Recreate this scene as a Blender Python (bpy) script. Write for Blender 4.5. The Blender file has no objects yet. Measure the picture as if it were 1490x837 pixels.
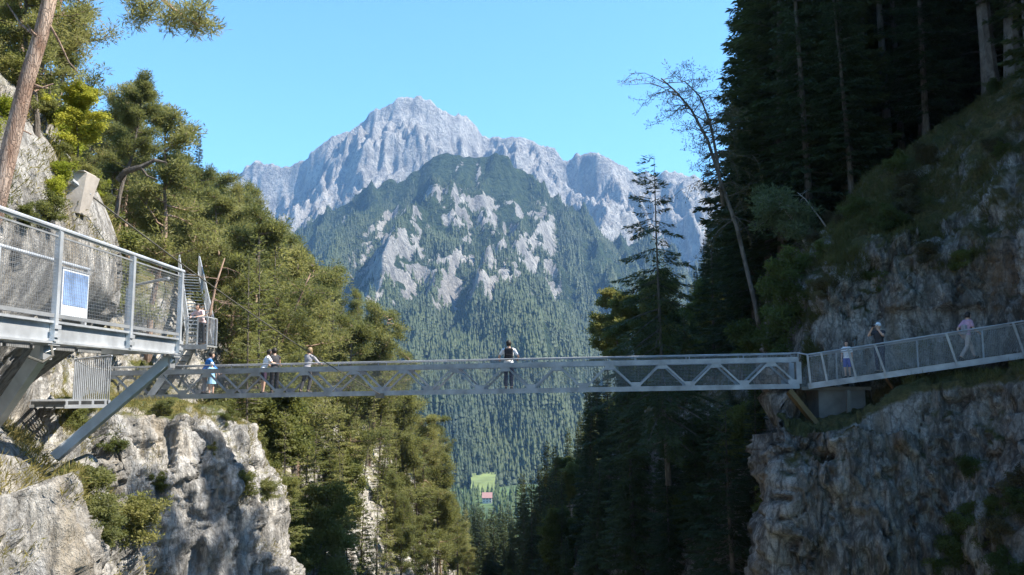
import bpy, math, random
import numpy as np
from math import radians, sin, cos, tan, pi, sqrt
from mathutils import Vector, Matrix, Quaternion

# ---------------------------------------------------------------- camera, sky, sun, exposure
SC = bpy.context.scene
COL = SC.collection
F = 1240.0                       # focal length in photograph pixels (1490 wide)
PITCH = math.atan2(142.0, F)
cam_d = bpy.data.cameras.new('camera')
cam_d.sensor_width = 36.0
cam_d.lens = 36.0 * F / 1490.0
cam_d.clip_start = 0.1
cam_d.clip_end = 40000
cam = bpy.data.objects.new('camera', cam_d)
COL.objects.link(cam)
cam.location = (0, 0, 0)
cam.rotation_euler = (radians(90) + PITCH, 0, 0)
SC.camera = cam

SUN_AZ, SUN_EL = 95.0, 52.0     # azimuth clockwise from the view direction (+y) to +x
world = bpy.data.worlds.new('World')
SC.world = world
world.use_nodes = True
wn = world.node_tree
bg = wn.nodes['Background']
sky = wn.nodes.new('ShaderNodeTexSky')
sky.sky_type = 'NISHITA'
sky.sun_disc = False
sky.sun_elevation = radians(SUN_EL)
sky.sun_rotation = radians(SUN_AZ)
sky.altitude = 900
sky.air_density = 1.2
sky.dust_density = 0.9
sky.ozone_density = 4.0
tint = wn.nodes.new('ShaderNodeMix'); tint.data_type = 'RGBA'; tint.blend_type = 'MULTIPLY'
tint.inputs[0].default_value = 1.0
tint.inputs[7].default_value = (0.62, 0.94, 1.05, 1)      # the clear cyan of a mountain noon sky
wn.links.new(sky.outputs[0], tint.inputs[6])
wn.links.new(tint.outputs[2], bg.inputs[0])
bg.inputs[1].default_value = 0.10

sun_d = bpy.data.lights.new('sun', 'SUN')
sun_d.energy = 4.6
sun_d.angle = radians(0.5)
sun_d.color = (1.0, 0.93, 0.82)
sun = bpy.data.objects.new('sun', sun_d)
COL.objects.link(sun)
SUNV = Vector((cos(radians(SUN_EL)) * sin(radians(SUN_AZ)), cos(radians(SUN_EL)) * cos(radians(SUN_AZ)), sin(radians(SUN_EL))))
sun.rotation_euler = SUNV.to_track_quat('Z', 'Y').to_euler()
sun.location = SUNV * 200

SC.view_settings.view_transform = 'Standard'
SC.view_settings.look = 'None'
SC.view_settings.exposure = 1.68
SC.view_settings.gamma = 1.0
SC.view_settings.use_curve_mapping = False
SC.cycles.max_bounces = 6
SC.cycles.diffuse_bounces = 3
SC.cycles.transparent_max_bounces = 8
SC.cycles.volume_bounces = 0

CA, SA = cos(PITCH), sin(PITCH)

def at(px, py, d):
    """world point seen at photograph pixel (px, py) at depth y = d"""
    u, v = (px - 745.0) / F, (418.5 - py) / F
    x, y, z = u, CA - v * SA, SA + v * CA
    k = d / y
    return Vector((x * k, d, z * k))

def to_px(P):
    P = np.asarray(P, float)
    x, y, z = P[..., 0], P[..., 1], P[..., 2]
    w = y * CA + z * SA
    v = -y * SA + z * CA
    w = np.where(np.abs(w) < 1e-6, 1e-6, w)
    return 745 + F * x / w, 418.5 - F * v / w

# ---------------------------------------------------------------- noise
def _hash(ix, iy, iz, seed):
    h = (ix.astype(np.int64) * 374761393 + iy.astype(np.int64) * 668265263 + iz.astype(np.int64) * 2147483647 + seed * 1274126177) & 0xffffffff
    h = ((h ^ (h >> 13)) * 1274126177) & 0xffffffff
    h = (h ^ (h >> 16)) & 0xffffff
    return h / float(0xffffff) * 2 - 1

def vnoise(x, y, z, seed=0):
    x, y, z = np.broadcast_arrays(np.asarray(x, float), np.asarray(y, float), np.asarray(z, float))
    ix, iy, iz = np.floor(x), np.floor(y), np.floor(z)
    fx, fy, fz = x - ix, y - iy, z - iz
    q = lambda t: t * t * t * (t * (t * 6 - 15) + 10)
    ux, uy, uz = q(fx), q(fy), q(fz)
    r = 0
    for dx in (0, 1):
        wx = ux if dx else 1 - ux
        for dy in (0, 1):
            wy = uy if dy else 1 - uy
            for dz in (0, 1):
                wz = uz if dz else 1 - uz
                r = r + wx * wy * wz * _hash(ix + dx, iy + dy, iz + dz, seed)
    return r

def fbm(x, y, z, oct=4, seed=0, gain=0.5, ridged=False):
    a, s, tot = 1.0, 0, 0
    for o in range(oct):
        k = 2.03 ** o
        n = vnoise(np.asarray(x) * k + 7.3 * o, np.asarray(y) * k + 3.1 * o, np.asarray(z) * k - 5.7 * o, seed + o)
        if ridged:
            n = 1 - 2 * np.abs(n)
        s = s + a * n
        tot += a
        a *= gain
    return s / tot

def sstep(a, b, x):
    t = np.clip((x - a) / (b - a), 0, 1)
    return t * t * (3 - 2 * t)

# ---------------------------------------------------------------- mesh helpers
def mesh_np(name, V, quads=None, tris=None, smooth=False, attrs=None):
    V = np.ascontiguousarray(V, np.float32)
    me = bpy.data.meshes.new(name)
    me.vertices.add(len(V))
    me.vertices.foreach_set('co', V.ravel())
    loops, starts, n0 = [], [], 0
    if quads is not None and len(quads):
        quads = np.asarray(quads, np.int32)
        loops.append(quads.ravel())
        starts.append(np.arange(len(quads), dtype=np.int32) * 4)
        n0 = len(quads) * 4
    if tris is not None and len(tris):
        tris = np.asarray(tris, np.int32)
        loops.append(tris.ravel())
        starts.append(n0 + np.arange(len(tris), dtype=np.int32) * 3)
    loops = np.concatenate(loops)
    starts = np.concatenate(starts)
    me.loops.add(len(loops))
    me.loops.foreach_set('vertex_index', loops)
    me.polygons.add(len(starts))
    me.polygons.foreach_set('loop_start', starts)
    me.update(calc_edges=True)
    if smooth:
        me.polygons.foreach_set('use_smooth', np.ones(len(starts), bool))
    for k, a in (attrs or {}).items():
        at_ = me.attributes.new(k, 'FLOAT', 'POINT')
        at_.data.foreach_set('value', np.asarray(a, np.float32).ravel())
    me.validate()
    return me

def tag(o, label=None, cat=None, group=None, kind=None):
    if label: o['label'] = label
    if cat: o['category'] = cat
    if group: o['group'] = group
    if kind: o['kind'] = kind
    return o

def link(name, me, mat=None, parent=None):
    o = bpy.data.objects.new(name, me)
    COL.objects.link(o)
    if mat is not None and not me.materials:
        me.materials.append(mat)
    if parent is not None:
        o.parent = parent
    return o

def empty(name, loc, rz=0.0):
    o = bpy.data.objects.new(name, None)
    COL.objects.link(o)
    o.empty_display_size = 0.2
    o.location = loc
    o.rotation_euler = (0, 0, rz)
    return o

class MB:
    """collects boxes, beams and tubes; build() links them as one mesh object"""
    def __init__(s):
        s.v, s.f = [], []
    def add(s, vs, fs):
        n = len(s.v)
        s.v += [tuple(p) for p in vs]
        s.f += [tuple(i + n for i in f) for f in fs]
    def box(s, a, b):
        x0, y0, z0 = a; x1, y1, z1 = b
        s.add([(x0,y0,z0),(x1,y0,z0),(x1,y1,z0),(x0,y1,z0),(x0,y0,z1),(x1,y0,z1),(x1,y1,z1),(x0,y1,z1)],
              [(0,3,2,1),(4,5,6,7),(0,1,5,4),(1,2,6,5),(2,3,7,6),(3,0,4,7)])
    def beam(s, p, q, w, h, up=(0, 0, 1)):
        """box bar from p to q, w across, h along up"""
        p, q = Vector(p), Vector(q)
        d = (q - p).normalized()
        up = Vector(up)
        side = d.cross(up)
        if side.length < 1e-4:
            side = d.cross(Vector((0, 1, 0)))
        side.normalize()
        u = side.cross(d).normalized()
        a, b = side * (w / 2), u * (h / 2)
        c = [p - a - b, p + a - b, p + a + b, p - a + b, q - a - b, q + a - b, q + a + b, q - a + b]
        s.add(c, [(0,1,2,3),(7,6,5,4),(0,4,5,1),(1,5,6,2),(2,6,7,3),(3,7,4,0)])
    def tube(s, pts, radii, n=8, cap=True):
        pts = [Vector(p) for p in pts]
        if not hasattr(radii, '__len__'):
            radii = [radii] * len(pts)
        n0 = len(s.v)
        prev = None
        for i, p in enumerate(pts):
            d = (pts[min(i + 1, len(pts) - 1)] - pts[max(i - 1, 0)])
            if d.length < 1e-9: d = Vector((0, 0, 1))
            d.normalize()
            if prev is None:
                a = d.cross(Vector((0.31, 0.9, 0.2)))
                if a.length < 1e-3: a = d.cross(Vector((1, 0, 0)))
            else:
                a = prev - d * prev.dot(d)
            a.normalize(); prev = a
            b = d.cross(a)
            for k in range(n):
                t = 2 * pi * k / n
                s.v.append(tuple(p + (a * cos(t) + b * sin(t)) * radii[i]))
        for i in range(len(pts) - 1):
            for k in range(n):
                k2 = (k + 1) % n
                s.f.append((n0 + i*n + k, n0 + i*n + k2, n0 + (i+1)*n + k2, n0 + (i+1)*n + k))
        if cap:
            s.f.append(tuple(n0 + k for k in range(n))[::-1])
            m = n0 + (len(pts) - 1) * n
            s.f.append(tuple(m + k for k in range(n)))
    def ell(s, c, r, nu=12, nv=8, rot=None):
        """ellipsoid"""
        n0 = len(s.v)
        c = Vector(c)
        def P(x, y, z):
            p = Vector((x * r[0], y * r[1], z * r[2]))
            if rot is not None: p = rot @ p
            return tuple(c + p)
        s.v.append(P(0, 0, -1))
        for j in range(1, nv):
            ph = -pi / 2 + pi * j / nv
            for i in range(nu):
                t = 2 * pi * i / nu
                s.v.append(P(cos(ph) * cos(t), cos(ph) * sin(t), sin(ph)))
        s.v.append(P(0, 0, 1))
        top = len(s.v) - 1
        for i in range(nu):
            i2 = (i + 1) % nu
            s.f.append((n0, n0 + 1 + i2, n0 + 1 + i))
            for j in range(nv - 2):
                a = n0 + 1 + j * nu
                s.f.append((a + i, a + i2, a + nu + i2, a + nu + i))
            a = n0 + 1 + (nv - 2) * nu
            s.f.append((a + i, a + i2, top))
    def build(s, name, mat, parent=None, smooth=False):
        me = bpy.data.meshes.new(name)
        off = Vector((0, 0, 0))
        V = s.v
        if parent is not None:
            off = parent.matrix_basis.inverted() if parent.parent is None else None
            if off is not None:
                V = [tuple(off @ Vector(p)) for p in s.v]
        me.from_pydata(V, [], s.f)
        if smooth:
            me.polygons.foreach_set('use_smooth', [True] * len(me.polygons))
        return link(name, me, mat, parent)

# ---------------------------------------------------------------- materials
def new_mat(name):
    m = bpy.data.materials.new(name)
    m.use_nodes = True
    nt = m.node_tree
    b = nt.nodes['Principled BSDF']
    return m, nt, b

class NT:
    def __init__(s, nt): s.nt = nt
    def n(s, t, **kw):
        x = s.nt.nodes.new(t)
        for k, v in kw.items(): setattr(x, k, v)
        return x
    def l(s, a, b): s.nt.links.new(a, b)
    def noise(s, vec, scale, detail=4, rough=0.55, dist=0.0):
        x = s.n('ShaderNodeTexNoise')
        x.inputs['Scale'].default_value = scale
        x.inputs['Detail'].default_value = detail
        x.inputs['Roughness'].default_value = rough
        x.inputs['Distortion'].default_value = dist
        if vec is not None: s.l(vec, x.inputs['Vector'])
        return x.outputs['Fac']
    def ramp(s, fac, stops):
        x = s.n('ShaderNodeValToRGB')
        e = x.color_ramp.elements
        while len(e) < len(stops): e.new(0.5)
        for i, (p, c) in enumerate(stops):
            e[i].position = p
            e[i].color = (c, c, c, 1) if not hasattr(c, '__len__') else (*c, 1)
        s.l(fac, x.inputs['Fac'])
        return x.outputs['Color']
    def mix(s, fac, a, b, blend='MIX'):
        x = s.n('ShaderNodeMix', data_type='RGBA', blend_type=blend)
        for sock, v in ((x.inputs[0], fac), (x.inputs[6], a), (x.inputs[7], b)):
            if hasattr(v, 'is_output') or isinstance(v, bpy.types.NodeSocket): s.l(v, sock)
            elif hasattr(v, '__len__'): sock.default_value = (*v, 1)
            else: sock.default_value = v
        return x.outputs[2]
    def math(s, op, a, b=0.0, clamp=False):
        x = s.n('ShaderNodeMath', operation=op, use_clamp=clamp)
        for sock, v in ((x.inputs[0], a), (x.inputs[1], b)):
            if isinstance(v, bpy.types.NodeSocket): s.l(v, sock)
            else: sock.default_value = v
        return x.outputs[0]
    def mapping(s, vec, scale=(1, 1, 1), loc=(0, 0, 0), rot=(0, 0, 0)):
        x = s.n('ShaderNodeMapping')
        x.inputs['Scale'].default_value = scale
        x.inputs['Location'].default_value = loc
        x.inputs['Rotation'].default_value = rot
        s.l(vec, x.inputs['Vector'])
        return x.outputs[0]
    def bump(s, h, strength, dist):
        x = s.n('ShaderNodeBump')
        x.inputs['Strength'].default_value = strength
        x.inputs['Distance'].default_value = dist
        s.l(h, x.inputs['Height'])
        return x.outputs[0]

def rock_material(name, pale, dark, stain, grass, moss, stain_amt, gmin, gmax):
    m, nt, b = new_mat(name)
    N = NT(nt)
    geo = N.n('ShaderNodeNewGeometry')
    pos = geo.outputs['Position']
    an = N.n('ShaderNodeAttribute', attribute_name='flatness')
    sep = N.n('ShaderNodeSeparateXYZ'); N.l(geo.outputs['Normal'], sep.inputs[0])
    nz = N.math('ADD', N.math('MULTIPLY', sep.outputs[2], 0.4), N.math('MULTIPLY', an.outputs['Fac'], 0.6))
    vert = N.mapping(pos, (1, 1, 0.28))
    strat = N.mapping(pos, (1.1, 1.1, 0.5), rot=(0.2, 0.25, 0))
    n1 = N.noise(vert, 0.55, 8, 0.62, 0.6)
    n2 = N.noise(vert, 2.6, 8, 0.65, 0.3)
    n3 = N.noise(strat, 3.2, 9, 0.7, 0.8)
    n4 = N.noise(pos, 0.35, 4)
    c = N.mix(N.ramp(n1, [(0.36, 0.0), (0.62, 1.0)]), dark, pale)
    c = N.mix(N.math('MULTIPLY', N.ramp(n2, [(0.42, 1.0), (0.56, 0.0)]), 0.75), c, tuple(x * 0.3 for x in dark))
    c = N.mix(N.ramp(n3, [(0.50, 0.0), (0.72, 0.75)]), c, tuple(min(.62, x * 1.25) for x in pale))
    streak = N.noise(N.mapping(pos, (1.1, 1.1, 0.09)), 0.9, 5, 0.6)
    c = N.mix(N.math('MULTIPLY', N.ramp(streak, [(0.53, 0.0), (0.66, 1.0)]), stain_amt), c, stain)
    streak2 = N.noise(N.mapping(pos, (1.1, 1.1, 0.07), loc=(7, 3, 0)), 1.1, 5, 0.6)
    c = N.mix(N.math('MULTIPLY', N.ramp(streak2, [(0.56, 0.0), (0.68, 1.0)]), 0.55), c, tuple(x * 0.35 for x in dark))
    for sc_, w_, k_ in ((0.8, .035, .6), (2.3, .06, .55)):
        vo_ = N.n('ShaderNodeTexVoronoi', feature='DISTANCE_TO_EDGE'); vo_.inputs['Scale'].default_value = sc_
        wb_ = N.n('ShaderNodeTexNoise'); wb_.inputs['Scale'].default_value = sc_ * 1.6; wb_.inputs['Detail'].default_value = 6
        N.l(vert, wb_.inputs['Vector'])
        ad_ = N.n('ShaderNodeVectorMath', operation='MULTIPLY_ADD'); ad_.inputs[1].default_value = (.9 / sc_, .9 / sc_, .9 / sc_)
        N.l(wb_.outputs['Color'], ad_.inputs[0]); N.l(vert, ad_.inputs[2]); N.l(ad_.outputs[0], vo_.inputs['Vector'])
        c = N.mix(N.math('MULTIPLY', N.ramp(vo_.outputs['Distance'], [(0.0, 1.0), (w_, 0.0)]), k_), c, tuple(x * 0.32 for x in dark))
    c = N.mix(N.math('MULTIPLY', N.ramp(N.noise(pos, 11, 6, .75), [(.40, 1.), (.52, 0.)]), .45), c, tuple(x * .5 for x in dark))
    # vegetation on ledges
    g = N.math('ADD', nz, N.math('MULTIPLY', N.math('SUBTRACT', N.noise(pos, 0.9, 7, 0.65), 0.5), 1.5))
    gm = N.ramp(g, [(gmin, 0.0), (gmax, 1.0)])
    gc = N.mix(N.ramp(N.noise(pos, 0.8, 5), [(0.4, 0.0), (0.62, 1.0)]), moss, grass)
    gc = N.mix(N.ramp(N.noise(pos, 9, 4), [(0.35, 0.6), (0.6, 0.0)]), gc, tuple(x * 0.4 for x in moss))
    c = N.mix(gm, c, gc)
    N.l(c, b.inputs['Base Color'])
    b.inputs['Roughness'].default_value = 0.92
    b.inputs['Specular IOR Level'].default_value = 0.2
    vor = N.n('ShaderNodeTexVoronoi', feature='DISTANCE_TO_EDGE')
    vor.inputs['Scale'].default_value = 1.5
    wv = N.n('ShaderNodeVectorMath', operation='ADD')
    nn = N.n('ShaderNodeTexNoise'); nn.inputs['Scale'].default_value = 1.3; nn.inputs['Detail'].default_value = 5
    N.l(vert, nn.inputs['Vector']); N.l(vert, wv.inputs[0]); N.l(nn.outputs['Color'], wv.inputs[1])
    N.l(wv.outputs[0], vor.inputs['Vector'])
    cr = N.ramp(vor.outputs['Distance'], [(0.0, 0.0), (0.09, 1.0)])
    h = N.math('ADD', N.math('MULTIPLY', n2, 1.2), N.math('MULTIPLY', n3, 1.0))
    h = N.math('ADD', h, N.math('MULTIPLY', cr, 0.10))
    h = N.math('ADD', h, N.math('MULTIPLY', N.noise(pos, 14, 6, 0.7), 0.25))
    N.l(N.bump(h, 1.0, 0.24), b.inputs['Normal'])
    return m

def simple_mat(name, col, rough=0.6, metal=0.0, nscale=6.0, var=0.25, bump=0.0, spec=0.4):
    m, nt, b = new_mat(name)
    N = NT(nt)
    tc = N.n('ShaderNodeTexCoord')
    f = N.noise(tc.outputs['Object'], nscale, 5, 0.6)
    c = N.mix(N.ramp(f, [(0.3, 0.0), (0.7, 1.0)]), tuple(x * (1 - var) for x in col), tuple(min(1, x * (1 + var)) for x in col))
    N.l(c, b.inputs['Base Color'])
    b.inputs['Roughness'].default_value = rough
    b.inputs['Metallic'].default_value = metal
    b.inputs['Specular IOR Level'].default_value = spec
    if bump:
        N.l(N.bump(N.noise(tc.outputs['Object'], nscale * 4, 4), 0.6, bump), b.inputs['Normal'])
    return m

def leaf_mat(name, cols, trans=0.3, nscale=1.2):
    """foliage: colour varies from clump to clump and tree to tree; thin leaves let some light through"""
    m, nt, b = new_mat(name)
    N = NT(nt)
    tc = N.n('ShaderNodeTexCoord')
    oi = N.n('ShaderNodeObjectInfo')
    f = N.noise(tc.outputs['Object'], nscale, 3, 0.6)
    f = N.math('ADD', f, N.math('MULTIPLY', N.math('SUBTRACT', oi.outputs['Random'], 0.5), 0.45))
    c = N.ramp(f, [(0.25, cols[0]), (0.5, cols[1]), (0.75, cols[2])])
    b.inputs['Roughness'].default_value = 0.65
    b.inputs['Specular IOR Level'].default_value = 0.25
    N.l(c, b.inputs['Base Color'])
    tr = N.n('ShaderNodeBsdfTranslucent')
    N.l(N.mix(0.4, c, (0.30, 0.31, 0.06)), tr.inputs['Color'])
    mx = N.n('ShaderNodeMixShader')
    mx.inputs[0].default_value = trans
    N.l(b.outputs[0], mx.inputs[1]); N.l(tr.outputs[0], mx.inputs[2])
    out = nt.nodes['Material Output']
    N.l(mx.outputs[0], out.inputs['Surface'])
    return m

def bark_mat(name, a, b2, scale=5.0):
    m, nt, b = new_mat(name)
    N = NT(nt)
    tc = N.n('ShaderNodeTexCoord')
    v = N.mapping(tc.outputs['Object'], (1, 1, 0.3))
    n1 = N.noise(v, scale, 7, 0.7, 0.5)
    n2 = N.noise(tc.outputs['Object'], 0.8, 3)
    c = N.mix(N.ramp(n1, [(0.38, 0.0), (0.6, 1.0)]), a, b2)
    c = N.mix(N.math('MULTIPLY', N.ramp(n2, [(0.4, 0.0), (0.6, 1.0)]), 0.5), c, tuple(x * 0.7 for x in a))
    N.l(c, b.inputs['Base Color'])
    b.inputs['Roughness'].default_value = 0.9
    b.inputs['Specular IOR Level'].default_value = 0.2
    N.l(N.bump(n1, 1.0, 0.05), b.inputs['Normal'])
    return m

M = {}
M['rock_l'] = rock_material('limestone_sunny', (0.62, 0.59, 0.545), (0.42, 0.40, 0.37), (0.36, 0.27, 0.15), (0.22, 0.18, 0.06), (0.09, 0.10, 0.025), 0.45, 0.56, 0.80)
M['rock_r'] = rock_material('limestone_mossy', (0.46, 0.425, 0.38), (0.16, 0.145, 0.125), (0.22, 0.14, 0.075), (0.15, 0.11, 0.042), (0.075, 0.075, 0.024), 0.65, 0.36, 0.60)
M['steel'] = simple_mat('galvanised_steel', (0.50, 0.52, 0.54), 0.45, 0.5, 2.2, 0.30, 0.002)
M['steel_dull'] = simple_mat('weathered_steel', (0.36, 0.37, 0.38), 0.5, 0.45, 4, 0.25, 0.002)
M['bridge_steel'] = simple_mat('bridge_steel', (0.31, 0.315, 0.325), 0.55, 0.3, 1.8, 0.32, 0.002)
M['wire'] = simple_mat('steel_wire', (0.30, 0.31, 0.32), 0.5, 0.4, 4, 0.2)
M['cable'] = simple_mat('cable', (0.13, 0.12, 0.10), 0.6, 0.4, 20, 0.2)
M['concrete'] = simple_mat('concrete', (0.40, 0.36, 0.32), 0.9, 0, 2.5, 0.25, 0.01)
M['concrete_dark'] = simple_mat('old_concrete', (0.13, 0.12, 0.105), 0.9, 0, 1.6, 0.35, 0.012)
M['rust'] = simple_mat('rust_brown', (0.16, 0.085, 0.035), 0.85, 0.1, 3, 0.4, 0.006)
M['ochre'] = simple_mat('ochre_brace', (0.12, 0.085, 0.035), 0.8, 0.1, 2, 0.4, 0.004)
M['board'] = simple_mat('information_print', (0.20, 0.30, 0.50), 0.25, 0, 2.2, 0.5)
M['boardwhite'] = simple_mat('information_print_white', (0.55, 0.58, 0.62), 0.3, 0, 3, 0.1)
# ---------------------------------------------------------------- terrain
def cr_up(C, counts, axis, blend=0.6):
    """resample a control grid along an axis: Catmull-Rom blended with straight spans"""
    C = np.moveaxis(np.asarray(C, float), axis, 0)
    n = len(C)
    out = []
    for i in range(n - 1):
        p0, p1, p2, p3 = C[max(i - 1, 0)], C[i], C[i + 1], C[min(i + 2, n - 1)]
        k = counts[i]
        for j in range(k + (1 if i == n - 2 else 0)):
            t = j / k
            cr = 0.5 * (2 * p1 + (p2 - p0) * t + (2 * p0 - 5 * p1 + 4 * p2 - p3) * t * t + (3 * p1 - p0 - 3 * p2 + p3) * t ** 3)
            out.append(blend * cr + (1 - blend) * (p1 * (1 - t) + p2 * t))
    return np.moveaxis(np.array(out), 0, axis)

def grid_quads(nu, nv):
    i = np.arange(nu * nv).reshape(nu, nv)
    return np.stack([i[:-1, :-1], i[1:, :-1], i[1:, 1:], i[:-1, 1:]], -1).reshape(-1, 4)

def grid_normals(P):
    du = np.gradient(P, axis=0); dv = np.gradient(P, axis=1)
    n = np.cross(du, dv)
    return n / np.maximum(np.linalg.norm(n, axis=-1, keepdims=True), 1e-9)

def worley(x, y, z, seed):
    """random value of the nearest cell point, and distance to the cell border"""
    ix, iy, iz = np.floor(x), np.floor(y), np.floor(z)
    d1 = np.full(x.shape, 9.0); d2 = np.full(x.shape, 9.0); val = np.zeros(x.shape); fac = np.zeros(x.shape)
    for a in (-1, 0, 1):
        for b in (-1, 0, 1):
            for c in (-1, 0, 1):
                jx, jy, jz = ix + a, iy + b, iz + c
                px_ = jx + .5 + .45 * _hash(jx, jy, jz, seed); py_ = jy + .5 + .45 * _hash(jx, jy, jz, seed + 1); pz_ = jz + .5 + .45 * _hash(jx, jy, jz, seed + 2)
                d = np.sqrt((px_ - x) ** 2 + (py_ - y) ** 2 + (pz_ - z) ** 2)
                near = d < d1
                d2 = np.where(near, d1, np.minimum(d2, d))
                val = np.where(near, _hash(jx, jy, jz, seed + 3), val)
                fac = np.where(near, _hash(jx, jy, jz, seed + 4) * (x - px_) + _hash(jx, jy, jz, seed + 5) * (y - py_) + _hash(jx, jy, jz, seed + 6) * (z - pz_), fac)
                d1 = np.where(near, d, d1)
    return val * .7 + 0.9 * fac, d2 - d1

def rocky(P, sign, amp, seed, kb=1.0, kv=0.0):
    N = grid_normals(P) * sign
    x, y, z = P[..., 0], P[..., 1], P[..., 2]
    steep = sstep(0.72, 0.38, N[..., 2])
    a = fbm(x / 4.5, y / 4.5, z / 11, 3, seed, ridged=True)
    b = fbm(x / 1.6, y / 1.6, z / 3.2, 4, seed + 9, ridged=True)
    c = fbm(x / 0.55, y / 0.55, z / 0.6, 3, seed + 19)
    # blocky joints: quantised noise gives faceted steps
    q = fbm(x / 1.9 + z * .12, y / 1.9, z / 1.3, 2, seed + 31)
    q = np.round(q * 5) / 5
    wx, wy, wz = x + .5 * c + .35 * b, y + .5 * c - .3 * b, z + .6 * c + .1 * x
    v1, e1 = worley(wx / 2.6, wy / 2.6, wz / 7.5, seed + 41)
    v2, e2 = worley(wx / 0.95, wy / 0.95, wz / 2.8, seed + 47)
    v3, e3 = worley(wx / 0.4, wy / 0.4, wz / 0.8, seed + 53)
    blocks = 0.95 * v1 + 0.50 * v2 + 0.22 * v3 - 0.30 * sstep(.16, 0, e1) - 0.16 * sstep(.16, 0, e2)
    rid = fbm((x + .3 * b) / 1.3, (y + .3 * b) / 1.3, z / 9, 4, seed + 61, .55, ridged=True)
    blocks = kb * blocks + kv * rid
    d = steep * (0.75 * a + 0.35 * b + 0.10 * c + 0.25 * q + blocks) + (1 - steep) * (0.45 * fbm(x / 3, y / 3, z / 3, 4, seed + 5) + 0.45 * blocks)
    # the faces are trimmed back where the platform, its anchor block and the walkways are fixed to them
    trim = ((x < 0) & (y > 4) & (y < 23) & (z > -1.4) & (z < 4.6)) | ((x > 7) & (y > 22) & (y < 34) & (z > -1.6) & (z < 2.6))
    d = np.where(trim, np.minimum(d, 0.12), d)
    return P + N * (d * amp)[..., None], N

# left wall of the gorge, stations from behind the camera to far ahead
L = [
 # y,   (x, z) from the gorge bottom up to the hill top
 (-14, [(-4.0,-40),(-4.6,-9),(-5.0,-4.0),(-5.6,-2.4),(-6.8,-1.0),(-7.3,0.5),(-7.6,2.2),(-8.6,4.6),(-11.5,8),(-21,15),(-46,30)]),
 (4,   [(-4.4,-40),(-5.0,-9),(-5.2,-4.0),(-5.7,-2.2),(-6.6,-1.0),(-7.2,0.4),(-7.5,2.2),(-8.4,4.4),(-11.0,7.5),(-20,14),(-45,29)]),
 (9.5, [(-4.6,-40),(-5.2,-9),(-5.5,-4.2),(-5.9,-2.2),(-6.4,-0.9),(-7.0,0.3),(-7.4,2.2),(-8.2,4.3),(-10.5,7.0),(-19,13),(-45,28)]),
 (11.5,[(-4.7,-40),(-5.2,-9),(-5.5,-4.2),(-6.0,-2.3),(-6.6,-1.0),(-7.5,0.2),(-7.5,2.2),(-8.3,4.3),(-10.6,6.8),(-19,12.6),(-45,28)]),
 (14,  [(-5.6,-40),(-6.2,-9),(-6.6,-4.4),(-7.1,-2.4),(-7.7,-1.2),(-8.7,-0.2),(-7.5,2.0),(-8.1,4.2),(-10.4,6.4),(-19,12.0),(-45,28)]),
 (17.5,[(-8.2,-40),(-8.9,-9),(-9.4,-4.6),(-9.9,-2.6),(-10.3,-1.5),(-10.6,-0.5),(-8.1,1.6),(-8.6,3.7),(-10.9,5.8),(-19.5,10.8),(-45,27)]),
 (21.5,[(-9.2,-40),(-10.6,-10),(-11.3,-5.2),(-11.8,-3.0),(-12.1,-1.8),(-12.7,-0.8),(-11.8,0.8),(-11.9,2.4),(-13.6,4.6),(-21,8.8),(-46,26)]),
 (24.8,[(-9.8,-40),(-10.7,-10),(-11.1,-5.6),(-11.4,-3.2),(-11.7,-1.7),(-12.3,-0.8),(-14.2,-0.3),(-15.4,1.6),(-16.6,3.4),(-22,7.0),(-46,23)]),
 (27.0,[(-5.6,-40),(-7.0,-10),(-7.9,-5.7),(-8.8,-3.1),(-9.4,-1.5),(-10.3,-0.8),(-14.8,-0.5),(-16.4,1.6),(-17.8,3.2),(-22.8,6.6),(-46,22.5)]),
 (28.8,[(-5.2,-40),(-6.8,-10),(-7.7,-5.8),(-8.5,-3.0),(-9.1,-1.4),(-10.2,-0.85),(-15.0,-0.7),(-16.6,1.6),(-18.0,3.2),(-23,6.4),(-46,22)]),
 (32,  [(-6.8,-40),(-8.2,-10),(-9.2,-6.0),(-10.2,-3.2),(-11.4,-1.6),(-13.4,-0.9),(-15.8,-0.2),(-17.4,1.6),(-19.0,3.2),(-24,6.0),(-47,21)]),
 (42,  [(-7.2,-40),(-9.4,-14),(-11.2,-9.0),(-12.4,-6.0),(-13.4,-3.0),(-14.4,-.2),(-15.4,2.6),(-17.0,4.8),(-20,6.0),(-28,8.2),(-54,20)]),
 (60,  [(-6.5,-42),(-8.8,-19),(-10.6,-13),(-12.2,-9.4),(-14.2,-5.6),(-16.6,-2.0),(-19.5,0.8),(-23,3.6),(-27,5.4),(-36,9.0),(-66,22)]),
 (90,  [(-5.5,-44),(-7.6,-25),(-9.2,-19),(-10.8,-14),(-13,-9.2),(-16,-4.6),(-20,-0.4),(-25,2.6),(-30,4.6),(-44,9.0),(-84,22)]),
 (130, [(-5.0,-48),(-6.8,-34),(-8.4,-28),(-10.2,-23.5),(-13,-18),(-17,-12),(-22,-7.0),(-28,-3.4),(-36,0.0),(-54,5),(-96,16)]),
 (170, [(-6,-58),(-8,-48),(-10,-42),(-13,-38),(-17,-33),(-23,-27),(-30,-21),(-38,-16),(-50,-11),(-70,-5),(-120,4)]),
 (250, [(-14,-96),(-18,-93),(-23,-90),(-30,-87),(-40,-83),(-52,-78),(-66,-72),(-84,-66),(-105,-60),(-130,-54),(-190,-46)]),
 (340, [(-20,-112),(-26,-112),(-34,-112),(-44,-111),(-56,-110),(-72,-109),(-90,-108),(-110,-107),(-135,-106),(-170,-105),(-240,-104)]),
]
CL = np.array([[(x, y, z) for (x, z) in row] for y, row in L], float)
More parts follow.
